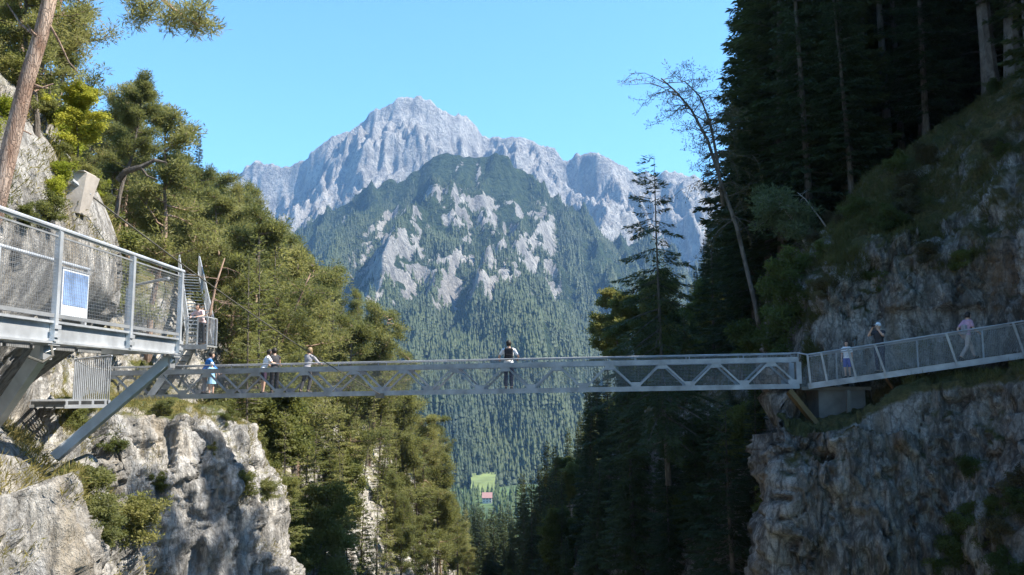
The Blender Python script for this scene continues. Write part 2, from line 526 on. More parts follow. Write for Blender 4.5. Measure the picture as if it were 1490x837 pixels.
PL = cr_up(CL, [14, 20, 30, 34, 44, 48, 40, 40, 26, 40, 60, 60, 60, 40, 20, 16, 12], 0)
PL = cr_up(PL, [34, 46, 40, 30, 30, 30, 34, 28, 26, 14], 1)
PL, NL = rocky(PL, 1.0, 0.55, 3, .62, .9)
meL = mesh_np('left_rock_wall', PL.reshape(-1, 3), grid_quads(*PL.shape[:2]), smooth=False, attrs={'flatness': NL[..., 2].ravel()})
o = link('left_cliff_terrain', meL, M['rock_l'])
tag(o, 'pale sunlit limestone gorge side with ochre grass on its ledges', 'cliff', kind='structure')

# right wall: control columns turn the corner by the bridge end
R = [
 [(13,-22,-40),(14,-22,-8),(15,-22,0),(17,-22,.8),(17.5,-22,1.6),(19,-22,5),(26,-22,9),(40,-22,14),(90,-22,22)],
 [(13,0,-40),(14,0,-8),(15,0,0),(17.2,0,.9),(17.6,0,1.7),(19.5,0,6),(26,0,10),(40,0,15),(90,-8,28)],
 [(15.4,19,-40),(15.7,19.5,-8),(16.2,20.4,.5),(17.6,21.6,1.2),(17.9,22,1.9),(18.8,23.4,6),(24,27.5,13),(38,29,19),(92,26,44)],
 [(14.2,24.2,-40),(14.5,24.8,-8),(14.9,25.8,.05),(16.2,28.2,.3),(16.4,28.6,1.6),(17.0,29.8,5.4),(20.8,35,12.6),(35,46,20),(92,50,66)],
 [(12.3,25.8,-40),(12.6,26.2,-8),(12.9,27.3,-.3),(13.6,29.4,-.1),(13.8,30.0,1.2),(14.2,31.4,5.3),(17.2,36.4,9.8),(33,54,18),(90,62,66)],
 [(9.6,26.6,-40),(9.9,27.0,-8),(10.2,27.8,-1.6),(10.9,30.3,-1.0),(11.1,30.8,.8),(12.2,32.0,4.6),(15.2,37.4,8.2),(31.5,60,17),(88,76,66)],
 [(8.3,27.4,-40),(8.5,27.9,-8),(8.8,28.5,-1.4),(9.6,30.8,-1.0),(10.4,32,.6),(11.6,33.8,3.8),(15,40,7.4),(31,64,17),(87,84,65)],
 [(10.6,32.5,-40),(10.9,33,-8),(11.1,33.4,-2),(11.3,34,-.8),(10.9,34.6,.5),(12.2,37,3.4),(15.5,43,7.2),(30.5,68,17.5),(86,90,64)],
 [(6.5,50,-40),(9.6,50,-14),(11.8,50,-6.5),(12.6,50,-3.0),(14.2,50,-.2),(16.5,50.5,3.2),(21.5,53,8.6),(32,70,24),(84,102,62)],
 [(.5,90,-42),(4,90,-25),(7,90,-16),(9.6,90,-9.5),(12.6,90,-4.4),(17.5,90,1.4),(25,92,9),(38,102,22),(84,124,56)],
 [(-2,130,-47),(1,130,-36),(4,130,-27),(7,130,-20.5),(11,130,-14.4),(17.5,130,-6.5),(27,131,2.6),(43,137,15),(88,154,44)],
 [(-2.5,165,-56),(-.5,165,-46),(2.4,165,-38),(6,165,-31),(11,165,-24.5),(19,165,-16),(31,165,-6),(49,168,5),(94,184,30)],
 [(-8,250,-96),(-4,250,-93),(2,250,-90),(10,250,-86),(20,250,-80),(34,250,-72),(52,250,-62),(76,250,-50),(130,250,-30)],
 [(-10,340,-112),(-4,340,-112),(4,340,-112),(14,340,-111),(28,340,-110),(46,340,-108),(68,340,-105),(96,340,-102),(150,340,-96)],
]
CR = np.array(R, float)
PR = cr_up(CR, [14, 20, 42, 36, 50, 34, 30, 30, 40, 40, 24, 14, 10], 0)
PR = cr_up(PR, [30, 64, 12, 10, 50, 44, 60, 20], 1)
PR, NR = rocky(PR, -1.0, 0.72, 77, .8, .6)
meR = mesh_np('right_rock_wall', PR.reshape(-1, 3), grid_quads(*PR.shape[:2])[:, ::-1], smooth=False, attrs={'flatness': NR[..., 2].ravel()})
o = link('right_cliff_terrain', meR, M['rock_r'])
tag(o, 'shaded grey limestone gorge side with rust streaks and a mossy slope above', 'cliff', kind='structure')

# valley ground out to the horizon, with the bright meadow
def ground_mat():
    m, nt, b = new_mat('valley_ground')
    N = NT(nt)
    geo = N.n('ShaderNodeNewGeometry')
    f = N.noise(geo.outputs['Position'], 0.02, 6)
    c = N.ramp(f, [(0.35, (0.03, 0.055, 0.014)), (0.6, (0.06, 0.10, 0.022))])
    N.l(c, b.inputs['Base Color']); b.inputs['Roughness'].default_value = 0.95
    return m
M['ground'] = ground_mat()
M['meadow'] = simple_mat('meadow_grass', (0.12, 0.15, 0.045), 0.9, 0, 0.05, 0.3)
mb = MB(); mb.add([(-6000,-3000,-113),(6000,-3000,-113),(6000,7000,-113),(-6000,7000,-113)], [(0,1,2,3)])
tag(mb.build('ground', M['ground']), 'valley floor', 'ground', kind='structure')
mb = MB()
rows = [(684, 722, 985, -98.5), (685, 721, 955, -100.5), (686, 720, 925, -103.0), (684, 721, 895, -113.2)]
for a, b, d, z in rows:
    mb.v += [(at(a, 690, d).x, d, z), (at(b, 690, d).x, d, z)]
mb.f += [(2*i, 2*i+1, 2*i+3, 2*i+2)[::-1] for i in range(3)]
tag(mb.build('meadow', M['meadow']), 'bright green meadow at the foot of the mountain', 'meadow', kind='structure')

# ---------------------------------------------------------------- far mountains
SIL = [(-400,420),(-200,380),(0,330),(150,300),(250,282),(330,262),(350,246),(372,230),(385,236),(400,239),(430,237),(444,229),(452,216),(480,201),(497,193),(520,180),(545,159),(560,149),(585,141),(606,138),(625,146),(650,159),(665,167),(678,160),(690,172),(700,191),(720,200),(740,196),(760,194),(780,202),(805,216),(820,228),(845,222),(865,219),(885,229),(905,241),(925,250),(955,250),(990,250),(1040,268),(1100,270),(1200,300),(1400,340),(1700,400)]
sx = np.array([p[0] for p in SIL], float); sy = np.array([p[1] for p in SIL], float)
YR = 3500.0
gx = np.linspace(-2500, 2300, 620)
gy = np.concatenate([np.linspace(930, 2600, 200), np.linspace(2610, 3900, 190), np.linspace(3950, 5200, 30)])
X, Y = np.meshgrid(gx, gy, indexing='ij')
wob = 90 * vnoise(X / 420, 0, 0, 5) + 40 * vnoise(X / 130, 0, 0, 6)
yr = YR + wob
pxr = 745 + F * X / (yr * CA + 900 * SA)
pyr = np.interp(pxr, sx, sy)
v = (418.5 - pyr) / F
RZ = yr * (SA + v * CA) / (CA - v * SA)
dy = yr - Y
warp = 60 * fbm(X / 300, Y / 300, 0, 3, 11)
rib = fbm((X + warp + 0.25 * Y) / 190, Y / 900, 0, 5, 21, 0.55, ridged=True)
rib2 = fbm((X + warp) / 60, Y / 200, 0, 4, 31, 0.55, ridged=True)
rib3 = fbm((X + .5 * warp) / 24, Y / 60, 0.4, 3, 35, 0.6, ridged=True)
front = np.maximum(dy, 0)
drop = 0.62 * front + 190 * (1 - np.exp(-front / 130.0))
back = np.maximum(-dy, 0)
H1 = RZ - drop - 0.9 * back
prox = sstep(0, 160, front)
H1 = H1 + prox * (230 * (rib - 0.25) + 52 * (rib2 - 0.2) + 22 * (rib3 - .2)) + (1 - prox) * (28 * (rib2 - 0.5))
H1 = H1 - 60 * prox * sstep(0, 400, front) * 0 
# the wooded front ridge
x0 = -150 + 0.0 * Y
dxx = X - (-165 + 30 * vnoise(Y / 300, 0, 0, 41))
yy = 2330 - Y
r2 = fbm((X + 0.4 * warp) / 150, Y / 520, 3.3, 4, 51, 0.5, ridged=True)
r3 = fbm((X + 0.3 * warp) / 42, Y / 120, 1.3, 4, 61, 0.5, ridged=True)
side = np.where(dxx < 0, 0.66, 0.545)
H2 = 690 - np.sqrt((side * dxx) ** 2 + 45 ** 2) - np.where(yy > 0, 0.50 * yy + 60 * (1 - np.exp(-yy / 90)) , 0.9 * -yy)
fade = sstep(0, 220, np.hypot(dxx, yy))
H2 = H2 + (22 + 95 * fade) * (r2 - 0.35) + (8 + 20 * fade) * (r3 - 0.2)
cliffz = sstep(-430, -250, X) * sstep(160, 60, X) * sstep(70, 200, H2) * sstep(540, 430, H2)
H2 = H2 + cliffz * 26 * np.round(2.2 * fbm(X / 70, Y / 60, H2 / 90, 3, 71)) / 2.2
Z = np.maximum(H1, H2)
isdome = (H2 > H1)
base = -114 + 3 * vnoise(X / 90, Y / 90, 0, 81)
foot = sstep(930, 1120, Y)
Z = base + (np.maximum(Z, base) - base) * foot
# rock or wood, by steepness, height and gullies
gzx = np.gradient(Z, axis=0) / np.gradient(X, axis=0)
gzy = np.gradient(Z, axis=1) / np.gradient(Y, axis=1)
slope = np.hypot(gzx, gzy)
nz1 = fbm(X / 30, Y / 230, 0.7, 5, 91, 0.6)
nz2 = fbm(X / 160, Y / 160, 0.2, 3, 95)
rock1 = sstep(430, 700, Z + 170 * nz1 + 140 * nz2 + 120 * (slope - 0.9))
rock1 = np.maximum(rock1, sstep(1.15, 1.5, slope + 0.45 * nz1) * sstep(60, 300, Z))
rock2 = cliffz * sstep(0.17, 0.40, 0.9 * nz1 + 0.5 * (slope - 0.75) + 0.25 * nz2)
rock2 = np.maximum(rock2, 0.8 * sstep(-60, 40, X + 260) * sstep(300, -60, X) * sstep(470, 560, H2) * sstep(640,600,H2) * sstep(0.25, 0.5, nz1 + .1))
rock = np.where(isdome, rock2, rock1)
rock = rock * sstep(0, 120, Z)

def mountain_mat():
    m, nt, b = new_mat('mountain_rock_and_wood')
    N = NT(nt)
    geo = N.n('ShaderNodeNewGeometry')
    pos = geo.outputs['Position']
    a = N.n('ShaderNodeAttribute', attribute_name='rock')
    nA = N.noise(N.mapping(pos, (1, 1, 0.35)), 0.022, 9, 0.68, 0.5)
    nB = N.noise(pos, 0.07, 7, 0.7)
    msk = N.math('ADD', a.outputs['Fac'], N.math('MULTIPLY', N.math('SUBTRACT', nB, 0.5), 1.3))
    msk = N.ramp(msk, [(0.40, 0.0), (0.56, 1.0)])
    rc = N.mix(N.ramp(nA, [(0.35, 0.0), (0.62, 1.0)]), (0.15, 0.145, 0.14), (0.39, 0.37, 0.34))
    rc = N.mix(N.math('MULTIPLY', N.ramp(nB, [(0.40, 1.0), (0.5, 0.0)]), 0.75), rc, (0.16, 0.155, 0.15))
    gc = N.mix(N.ramp(N.noise(pos, 0.05, 6, 0.7), [(0.38, 0.0), (0.64, 1.0)]), (0.014, 0.026, 0.014), (0.05, 0.07, 0.026))
    c = N.mix(msk, gc, rc)
    N.l(c, b.inputs['Base Color'])
    b.inputs['Roughness'].default_value = 0.95
    b.inputs['Specular IOR Level'].default_value = 0.1
    h = N.math('ADD', N.math('MULTIPLY', nA, 1.0), N.math('MULTIPLY', nB, 0.45))
    N.l(N.bump(h, 1.0, 38.0), b.inputs['Normal'])
    return m
M['mountain'] = mountain_mat()
PM = np.stack([X, Y, Z], -1)
meM = mesh_np('mountain', PM.reshape(-1, 3), grid_quads(*PM.shape[:2]), smooth=False, attrs={'rock': rock.ravel()})
o = link('mountain_terrain', meM, M['mountain'])
tag(o, 'high grey limestone massif with a wooded ridge in front of it', 'mountain', kind='structure')

# far-off wood on the mountain: one mass of small spruces
rng = np.random.default_rng(5)
M['farwood'] = leaf_mat('far_spruce', ((0.007, 0.018, 0.012), (0.014, 0.028, 0.015), (0.040, 0.056, 0.020)), 0.08, 0.010)
def spruce_cloud(P, H, seed):
    """many small ragged spruce crowns: three stacked 7-sided skirts each"""
    r = np.random.default_rng(seed)
    n = len(P); k = 7
    Vs, Ts = [], []
    n0 = 0
    rad = H * r.uniform(0.15, 0.22, n)
    for s, (zb, zt, rr) in enumerate([(0.05, 0.5, 1.0), (0.3, 0.78, 0.74), (0.58, 1.0, 0.46)]):
        ang = r.uniform(0, 2 * pi, n)[:, None] + np.arange(k)[None] * 2 * pi / k
        q = rad[:, None] * rr * r.uniform(0.7, 1.25, (n, k))
        ring = np.stack([P[:, None, 0] + q * np.cos(ang), P[:, None, 1] + q * np.sin(ang), P[:, None, 2] + H[:, None] * (zb + r.uniform(-.05, .05, (n, k)))], -1)
        apex = P + np.stack([0 * H, 0 * H, H * zt], -1)
        V = np.concatenate([ring, apex[:, None]], 1)
        b0 = n0 + np.arange(n)[:, None] * (k + 1)
        i = np.arange(k)[None]
        T = np.stack([b0 + i, b0 + (i + 1) % k, np.broadcast_to(b0 + k, (n, k))], -1)
        Vs.append(V.reshape(-1, 3)); Ts.append(T.reshape(-1, 3)); n0 += n * (k + 1)
    return np.concatenate(Vs), np.concatenate(Ts)
prob = (1 - sstep(0.25, 0.5, rock)) * sstep(640, 300, Z) * (Y < 3000) * (0.06 + 0.94 * sstep(-0.25, 0.35, 1.3 * nz1 + nz2 + 0.35 - Z / 1400))
uu, vv = to_px(PM)
prob = prob * (uu > 300) * (uu < 1060) * (vv > 215) * (Z > -112.5)
area = (gx[1] - gx[0]) * np.gradient(gy)[None, :] * np.ones_like(X)
w = (prob * area).ravel()
NT_FAR = 78000
idx = rng.choice(len(w), NT_FAR, p=w / w.sum())
ii, jj = np.unravel_index(idx, X.shape)
fu, fv = rng.random(NT_FAR), rng.random(NT_FAR)
i2, j2 = np.minimum(ii + 1, X.shape[0] - 1), np.minimum(jj + 1, X.shape[1] - 1)
Pt = (PM[ii, jj] * ((1-fu)*(1-fv))[:, None] + PM[i2, jj] * (fu*(1-fv))[:, None] + PM[ii, j2] * ((1-fu)*fv)[:, None] + PM[i2, j2] * (fu*fv)[:, None])
Hh = rng.gamma(5, 2.5, NT_FAR).clip(4, 27) * (1 - 0.45 * sstep(150, 600, Pt[:, 2]))
Pt[:, 2] -= 1.0
V_, T_ = spruce_cloud(Pt, Hh, 8)
o = link('forest', mesh_np('forest', V_, tris=T_), M['farwood'])
tag(o, 'far dark green spruce wood covering the lower mountain', 'forest', kind='stuff')
# wood on the valley floor between the gorge mouth and the meadow
n = 3600
Pv = np.stack([rng.uniform(-190, 190, n), rng.uniform(330, 900, n), np.full(n, -113.0)], -1)
keep = ~((Pv[:, 1] > 700) & (Pv[:, 1] < 850) & (np.abs(Pv[:, 0] + .0291 * Pv[:, 1]) < 7))
Pv = Pv[keep]
V_, T_ = spruce_cloud(Pv, rng.uniform(9, 16, len(Pv)), 9)
M['valleywood'] = leaf_mat('valley_wood', ((0.03, 0.05, 0.015), (0.06, 0.09, 0.02), (0.12, 0.15, 0.03)), 0.15, 0.05)
o = link('valley_woods', mesh_np('valley_woods', V_, tris=T_), M['valleywood'])
tag(o, 'green wood on the valley floor before the meadow', 'forest', kind='stuff')
# ---------------------------------------------------------------- trees: prototypes
def unit(v):
    return v / np.maximum(np.linalg.norm(v, axis=-1, keepdims=True), 1e-9)

def blades(base, d, ln, wd, rng, flat=None):
    """leaf-sized diamonds from base along d"""
    n = len(base)
    d = unit(d)
    r = rng.normal(size=(n, 3)) if flat is None else flat + 0.5 * rng.normal(size=(n, 3))
    side = unit(np.cross(d, r))
    mid = base + d * (ln * 0.45)[:, None]
    tip = base + d * ln[:, None]
    V = np.stack([base, mid + side * (wd / 2)[:, None], tip, mid - side * (wd / 2)[:, None]], 1)
    return V.reshape(-1, 3)

def crown_mesh(name, Vs):
    V = np.concatenate(Vs)
    return mesh_np(name, V, np.arange(len(V)).reshape(-1, 4))

M['bark_pine'] = bark_mat('pine_bark', (0.19, 0.12, 0.085), (0.42, 0.31, 0.24), 4)
M['bark_grey'] = bark_mat('grey_bark', (0.085, 0.07, 0.058), (0.20, 0.172, 0.145), 5)
M['bark_pale'] = bark_mat('pale_bark', (0.26, 0.235, 0.20), (0.46, 0.43, 0.38), 5)
M['pine'] = leaf_mat('pine_needles', ((0.105, 0.120, 0.048), (0.185, 0.192, 0.074), (0.27, 0.255, 0.10)), 0.52, 0.55)
M['larch'] = leaf_mat('larch_needles', ((0.110, 0.128, 0.046), (0.195, 0.204, 0.072), (0.28, 0.265, 0.10)), 0.52, 0.4)
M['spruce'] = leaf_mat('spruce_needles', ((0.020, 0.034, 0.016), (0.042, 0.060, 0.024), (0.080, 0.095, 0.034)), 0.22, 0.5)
M['spruce_lit'] = leaf_mat('sunlit_spruce_needles', ((0.040, 0.055, 0.018), (0.085, 0.10, 0.026), (0.15, 0.15, 0.04)), 0.28, 0.6)  # brighter copy of the spruce needles, sunlight put into the colour
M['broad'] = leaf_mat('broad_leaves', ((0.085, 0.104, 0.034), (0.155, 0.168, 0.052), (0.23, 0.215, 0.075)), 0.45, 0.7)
M['broad_dark'] = leaf_mat('shade_toned_leaves', ((0.04, 0.058, 0.018), (0.075, 0.098, 0.026), (0.13, 0.145, 0.04)), 0.4, 0.7)  # darker copy of the broad leaves, shade put into the colour
M['maple'] = leaf_mat('yellow_green_leaves', ((0.22, 0.26, 0.02), (0.34, 0.36, 0.03), (0.44, 0.42, 0.06)), 0.4, 1.0)
M['willow'] = leaf_mat('grey_green_leaves', ((0.05, 0.075, 0.04), (0.08, 0.11, 0.055), (0.12, 0.15, 0.075)), 0.3, 0.7)
M['dry'] = leaf_mat('dry_needles', ((0.05, 0.045, 0.025), (0.085, 0.07, 0.035), (0.12, 0.09, 0.04)), 0.2, 0.8)

def spruce_proto(H, R, base_f, seed, dens=1.0, step=0.36, droop=0.25, blade=(0.30, 0.085), thin=0.0, tr=None, top_pow=0.85):
    r = np.random.default_rng(seed)
    zs, azs, Ls = [], [], []
    z = base_f * H
    while z < H * 0.985:
        u = (z / H - base_f) / (1 - base_f)
        prof = (1 - u) ** top_pow * min(1.0, 0.55 + u * 4)
        nb = r.integers(4, 7)
        a0 = r.uniform(0, 2 * pi)
        for k in range(nb):
            if r.random() < thin: continue
            zs.append(z + r.normal(0, 0.12)); azs.append(a0 + 2 * pi * k / nb + r.normal(0, 0.25))
            Ls.append(max(0.18, R * prof * r.uniform(0.62, 1.18)))
        z += step * r.uniform(0.7, 1.3) * (1 if u < .7 else .8)
    zs, azs, Ls = map(np.array, (zs, azs, Ls))
    n = len(zs)
    cnt = np.maximum(5, (dens * 62 * Ls * (0.55 + 0.25 * Ls))).astype(int)
    b = np.repeat(np.arange(n), cnt)
    t = r.random(len(b)) ** 0.72
    t = 0.06 + 0.94 * t
    s = r.uniform(-1, 1, len(b))
    L_, az = Ls[b], azs[b]
    wmax = np.minimum(0.26 * L_ + 0.10, 0.62)
    lat = s * wmax * (1 - t) ** 0.55 * np.minimum(1, t * 3 + .3)
    u = zs[b] / H
    rise = np.where(u > 0.8, 0.55, np.where(u > .5, 0.1, -0.05))
    hz = L_ * t
    drop = rise * hz - droop * L_ * (t ** 1.3) + 0.12 * L_ * t ** 3
    ca, sa = np.cos(az), np.sin(az)
    base = np.stack([ca * hz - sa * lat, sa * hz + ca * lat, zs[b] + drop - 0.10 * np.abs(lat) - 0.05 * r.random(len(b))], -1)
    base += r.normal(0, 0.03, base.shape)
    da = az + np.sign(s) * r.uniform(0.2, 1.1, len(b))
    d = np.stack([np.cos(da), np.sin(da), r.uniform(-0.75, 0.15, len(b)) + np.where(u > .85, .5, 0)], -1)
    ln = blade[0] * r.uniform(0.6, 1.3, len(b)); wd = blade[1] * r.uniform(0.6, 1.4, len(b))
    crown = crown_mesh('spruce_crown', [blades(base, d, ln, wd, r, np.array([0, 0, 1.0]))])
    m = MB()
    tr = tr or H * 0.0095 + 0.03
    lean = r.normal(0, 0.012, 2)
    m.tube([(lean[0] * z_ * z_ / H, lean[1] * z_ * z_ / H, z_) for z_ in np.linspace(-0.6, H * .985, 9)], [tr * (1.25 if i == 0 else (1 - i / 8.6)) for i in range(9)], 8)
    for k in range(0, n, 2 if n < 160 else 3):       # limbs
        Lb = Ls[k]
        ca, sa = cos(azs[k]), sin(azs[k])
        ri = -0.05 if zs[k] / H < .5 else (.1 if zs[k] / H < .8 else .55)
        pts = [(ca * Lb * q, sa * Lb * q, zs[k] + ri * Lb * q - droop * Lb * q ** 1.3 + .12 * Lb * q ** 3) for q in (0, .35, .7, .95)]
        m.tube(pts, [0.012 + .012 * Lb, .009 + .007 * Lb, .008, .004], 4, cap=False)
    for k in range(int(base_f * H / 0.5)):           # dead stubs below the crown
        zz = r.uniform(0.15, 1) * base_f * H; a = r.uniform(0, 2 * pi); Lb = r.uniform(.3, 1.1)
        m.tube([(0, 0, zz), (cos(a) * Lb * .5, sin(a) * Lb * .5, zz - .05), (cos(a) * Lb, sin(a) * Lb, zz - .22 * Lb)], [.018, .012, .005], 4, cap=False)
    me = bpy.data.meshes.new('spruce_trunk'); me.from_pydata(m.v, [], m.f)
    return me, crown

def limb_pts(r, p, az, el, L, n=5, wob=0.2, up=0.0):
    pts = [np.array(p, float)]
    for i in range(n):
        az += r.normal(0, wob); el += r.normal(0, wob * .7) + up
        d = np.array([cos(az) * cos(el), sin(az) * cos(el), sin(el)])
        pts.append(pts[-1] + d * L / n)
    return pts, az, el

def pine_proto(H, spread, base_f, seed, limbs=18, per=62, clump=0.40, blade=(0.24, 0.05), tr=None, crook=0.05, flat=0.65):
    r = np.random.default_rng(seed)
    m = MB()
    path = [np.array([0, 0, -0.6])]
    off = np.zeros(2); v = r.normal(0, crook, 2)
    for i in range(1, 11):
        v = v * .7 + r.normal(0, crook, 2)
        off = off + v * H / 10
        path.append(np.array([off[0], off[1], H * i / 10.4]))
    tr = tr or H * 0.0105 + 0.02
    m.tube(path, [tr * (1.2 if i == 0 else 1 - 0.082 * i) for i in range(11)], 8)
    path = np.array(path)
    C = []
    for k in range(limbs):
        u = base_f + (1 - base_f) * ((k + r.random()) / limbs) ** 0.9
        zz = min(u, .99) * H
        p = np.array([np.interp(zz, path[:, 2], path[:, 0]), np.interp(zz, path[:, 2], path[:, 1]), zz])
        L = spread * (1.05 - 0.55 * (u - base_f) / (1 - base_f)) * r.uniform(0.55, 1.2)
        pts, az, el = limb_pts(r, p, r.uniform(0, 2 * pi), r.uniform(-0.25, 0.5), L, 5, 0.28, 0.04)
        m.tube(pts, [tr * .42 * (1 - .15 * i) for i in range(6)], 5, cap=False)
        for q in range(2, 6):
            C.append(pts[q] + r.normal(0, .12, 3))
            for j in range(2):
                sp, a2, e2 = limb_pts(r, pts[q], az + r.uniform(-1.3, 1.3), el + r.uniform(-.3, .6), L * r.uniform(.18, .42), 3, 0.3, .05)
                m.tube(sp, [tr * .16, tr * .12, tr * .1, tr * .06], 4, cap=False)
                C.append(sp[-1]); C.append(sp[1] + r.normal(0, .1, 3))
    top = path[-1]
    for j in range(5): C.append(top + r.normal(0, .22, 3) - np.array([0, 0, .25 * j]))
    for k in range(int(6 + H * .5)):                  # bare dead twigs under the crown
        zz = r.uniform(.25, max(.4, base_f + .1)) * H
        p = np.array([np.interp(zz, path[:, 2], path[:, 0]), np.interp(zz, path[:, 2], path[:, 1]), zz])
        pts, _, _ = limb_pts(r, p, r.uniform(0, 2 * pi), r.uniform(-.5, .3), r.uniform(.5, 1.6), 4, .3)
        m.tube(pts, [tr * .16, tr * .12, tr * .1, tr * .07, tr * .03], 4, cap=False)
    C = np.array(C)
    cnt = r.integers(int(per * .5), int(per * 1.4), len(C))
    b = np.repeat(np.arange(len(C)), cnt)
    sz = (clump * r.uniform(.6, 1.25, len(C)))[b]
    o_ = unit(r.normal(size=(len(b), 3))) * (r.random(len(b)) ** .5 * sz)[:, None]
    o_[:, 2] *= flat
    base = C[b] + o_
    d = unit(o_ + 1e-6) * .6 + r.normal(0, .5, o_.shape) + np.array([0, 0, .35])
    ln = blade[0] * r.uniform(.6, 1.3, len(b)); wd = blade[1] * r.uniform(.7, 1.4, len(b))
    crown = crown_mesh('pine_crown', [blades(base, d, ln, wd, r)])
    me = bpy.data.meshes.new('pine_trunk'); me.from_pydata(m.v, [], m.f)
    return me, crown

random.seed(4)
PROTO = {
    'pine': [pine_proto(11, 2.1, .34, 100 + i, 26, 50, .42, (.19, .038), None, .06, .6) for i in range(5)],
    'larch': [spruce_proto(10, 1.55, .14, 190 + i, .85, .34, .10, (.20, .045), .22, .09, .7) for i in range(4)],
    'slim_pine': [pine_proto(10, 1.45, .28, 120 + i, 26, 46, .36, (.18, .036), None, .05, .75) for i in range(3)],
    'spruce': [spruce_proto(20, 3.0, .10, 140 + i, 1.0) for i in range(4)],
    'bare_spruce': [spruce_proto(22, 2.7, .42, 150 + i, 0.9) for i in range(3)],
    'young_spruce': [spruce_proto(8, 1.5, .06, 160 + i, 1.2, .28, .18, (.22, .06)) for i in range(3)],
    'broad': [pine_proto(7, 1.9, .22, 170 + i, 22, 60, .48, (.17, .11), .07, .06, .85) for i in range(3)],
    'shrub': [pine_proto(1.6, .95, .05, 180 + i, 17, 24, .15, (.10, .045), .022, .16, .9) for i in range(3)],
}
MAT_OF = {'larch': ('bark_grey', 'larch'), 'pine': ('bark_pine', 'pine'), 'slim_pine': ('bark_grey', 'pine'), 'spruce': ('bark_grey', 'spruce'),
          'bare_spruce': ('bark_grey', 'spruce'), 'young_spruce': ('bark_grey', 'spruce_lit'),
          'broad': ('bark_grey', 'broad'), 'shrub': ('bark_grey', 'broad')}
PH = {'larch': 10, 'pine': 11, 'slim_pine': 10, 'spruce': 20, 'bare_spruce': 22, 'young_spruce': 8, 'broad': 7, 'shrub': 1.6}
NAME_OF = {'larch': 'larch_tree', 'pine': 'pine_tree', 'slim_pine': 'pine_tree', 'spruce': 'spruce_tree', 'bare_spruce': 'spruce_tree',
           'young_spruce': 'spruce_tree', 'broad': 'broadleaf_tree', 'shrub': 'shrub'}
_cache = {}
def proto_mesh(kind, i, crown_mat):
    """crown meshes are shared between all copies that have the same foliage"""
    tr, cr = PROTO[kind][i]
    if not tr.materials: tr.materials.append(M[MAT_OF[kind][0]])
    key = (kind, i, crown_mat)
    if key not in _cache:
        c = cr.copy(); c.materials.clear(); c.materials.append(M[crown_mat]); _cache[key] = c
    return tr, _cache[key]

def plant(kind, loc, h, label, cat='tree', group=None, crown_mat=None, i=None, rz=None, sxy=1.0, tilt=(0, 0), name=None):
    i = random.randrange(len(PROTO[kind])) if i is None else i
    tr, cr = proto_mesh(kind, i, crown_mat or MAT_OF[kind][1])
    e = empty(name or NAME_OF[kind], loc, random.uniform(0, 6.28) if rz is None else rz)
    s = h / PH[kind]
    e.scale = (s * sxy, s * sxy, s)
    e.rotation_euler = (tilt[0], tilt[1], e.rotation_euler[2])
    tag(e, label, cat, group)
    link('trunk' if kind != 'shrub' else 'stem', tr, None, e)
    link('crown', cr, None, e)
    return e

def pick(Pg, Ng, r):
    i, j = r.integers(0, Pg.shape[0] - 1), r.integers(0, Pg.shape[1] - 1)
    return Pg[i, j], Ng[i, j]

SKYL = np.array([(-300,-400),(-40,-300),(60,-120),(120,30),(150,100),(180,108),(208,112),(220,165),(238,195),(262,222),(285,232),(305,240),(322,258),(345,276),(372,292),(402,318),(430,366),(470,378),(500,420),(520,440),(560,455),(586,490),(602,540),(630,590),(646,640),(665,690),(690,722),(702,748),(730,800)], float)
SKYR = np.array([(690,760),(706,742),(742,690),(772,655),(792,612),(832,602),(852,570),(880,500),(897,452),(920,430),(960,410),(1000,395),(1030,330),(1052,225),(1070,110),(1060,10),(1075,-120),(1110,-400),(2000,-600)], float)
SKYR_X, SKYR_Y = np.maximum.accumulate(SKYR[:, 0]), SKYR[:, 1]

GL = {  # zone: (label, group) for each kind of tree; nothing in the photograph tells the members apart
 'high': 'high on the sunlit left slope',
 'mid': 'in the sunlit wood left of the mountain',
 'low': 'on the rocky slope under the bridge',
 'far': 'left of the far meadow',
 'rridge': 'in the dark stand over the right cliff',
 'rmid': 'in the shaded wood right of the mountain',
 'rlow': 'in the dark gorge wood under the bridge',
 'rfar': 'right of the far meadow',
}
KW = {'larch': 'slender feathery yellow-green larch', 'pine': 'olive green bushy pine', 'slim_pine': 'slim olive pine with thin trunk', 'spruce': 'dark full crowned spruce',
      'bare_spruce': 'tall spruce with bare lower trunk', 'young_spruce': 'small yellowish green spruce', 'broad': 'leafy light green broadleaf tree'}
def zone_label(kind, zone):
    t = KW[kind] + ' ' + GL[zone]
    return t, KW[kind] + 's ' + GL[zone]

rs = np.random.default_rng(21)
random.seed(9)
placed = []
def free(p, dmin):
    for q in placed:
        if abs(q[0] - p[0]) < dmin and abs(q[1] - p[1]) < dmin and abs(q[2] - p[2]) < 3.5 and (q[0]-p[0])**2 + (q[1]-p[1])**2 < dmin * dmin:
            return False
    return True

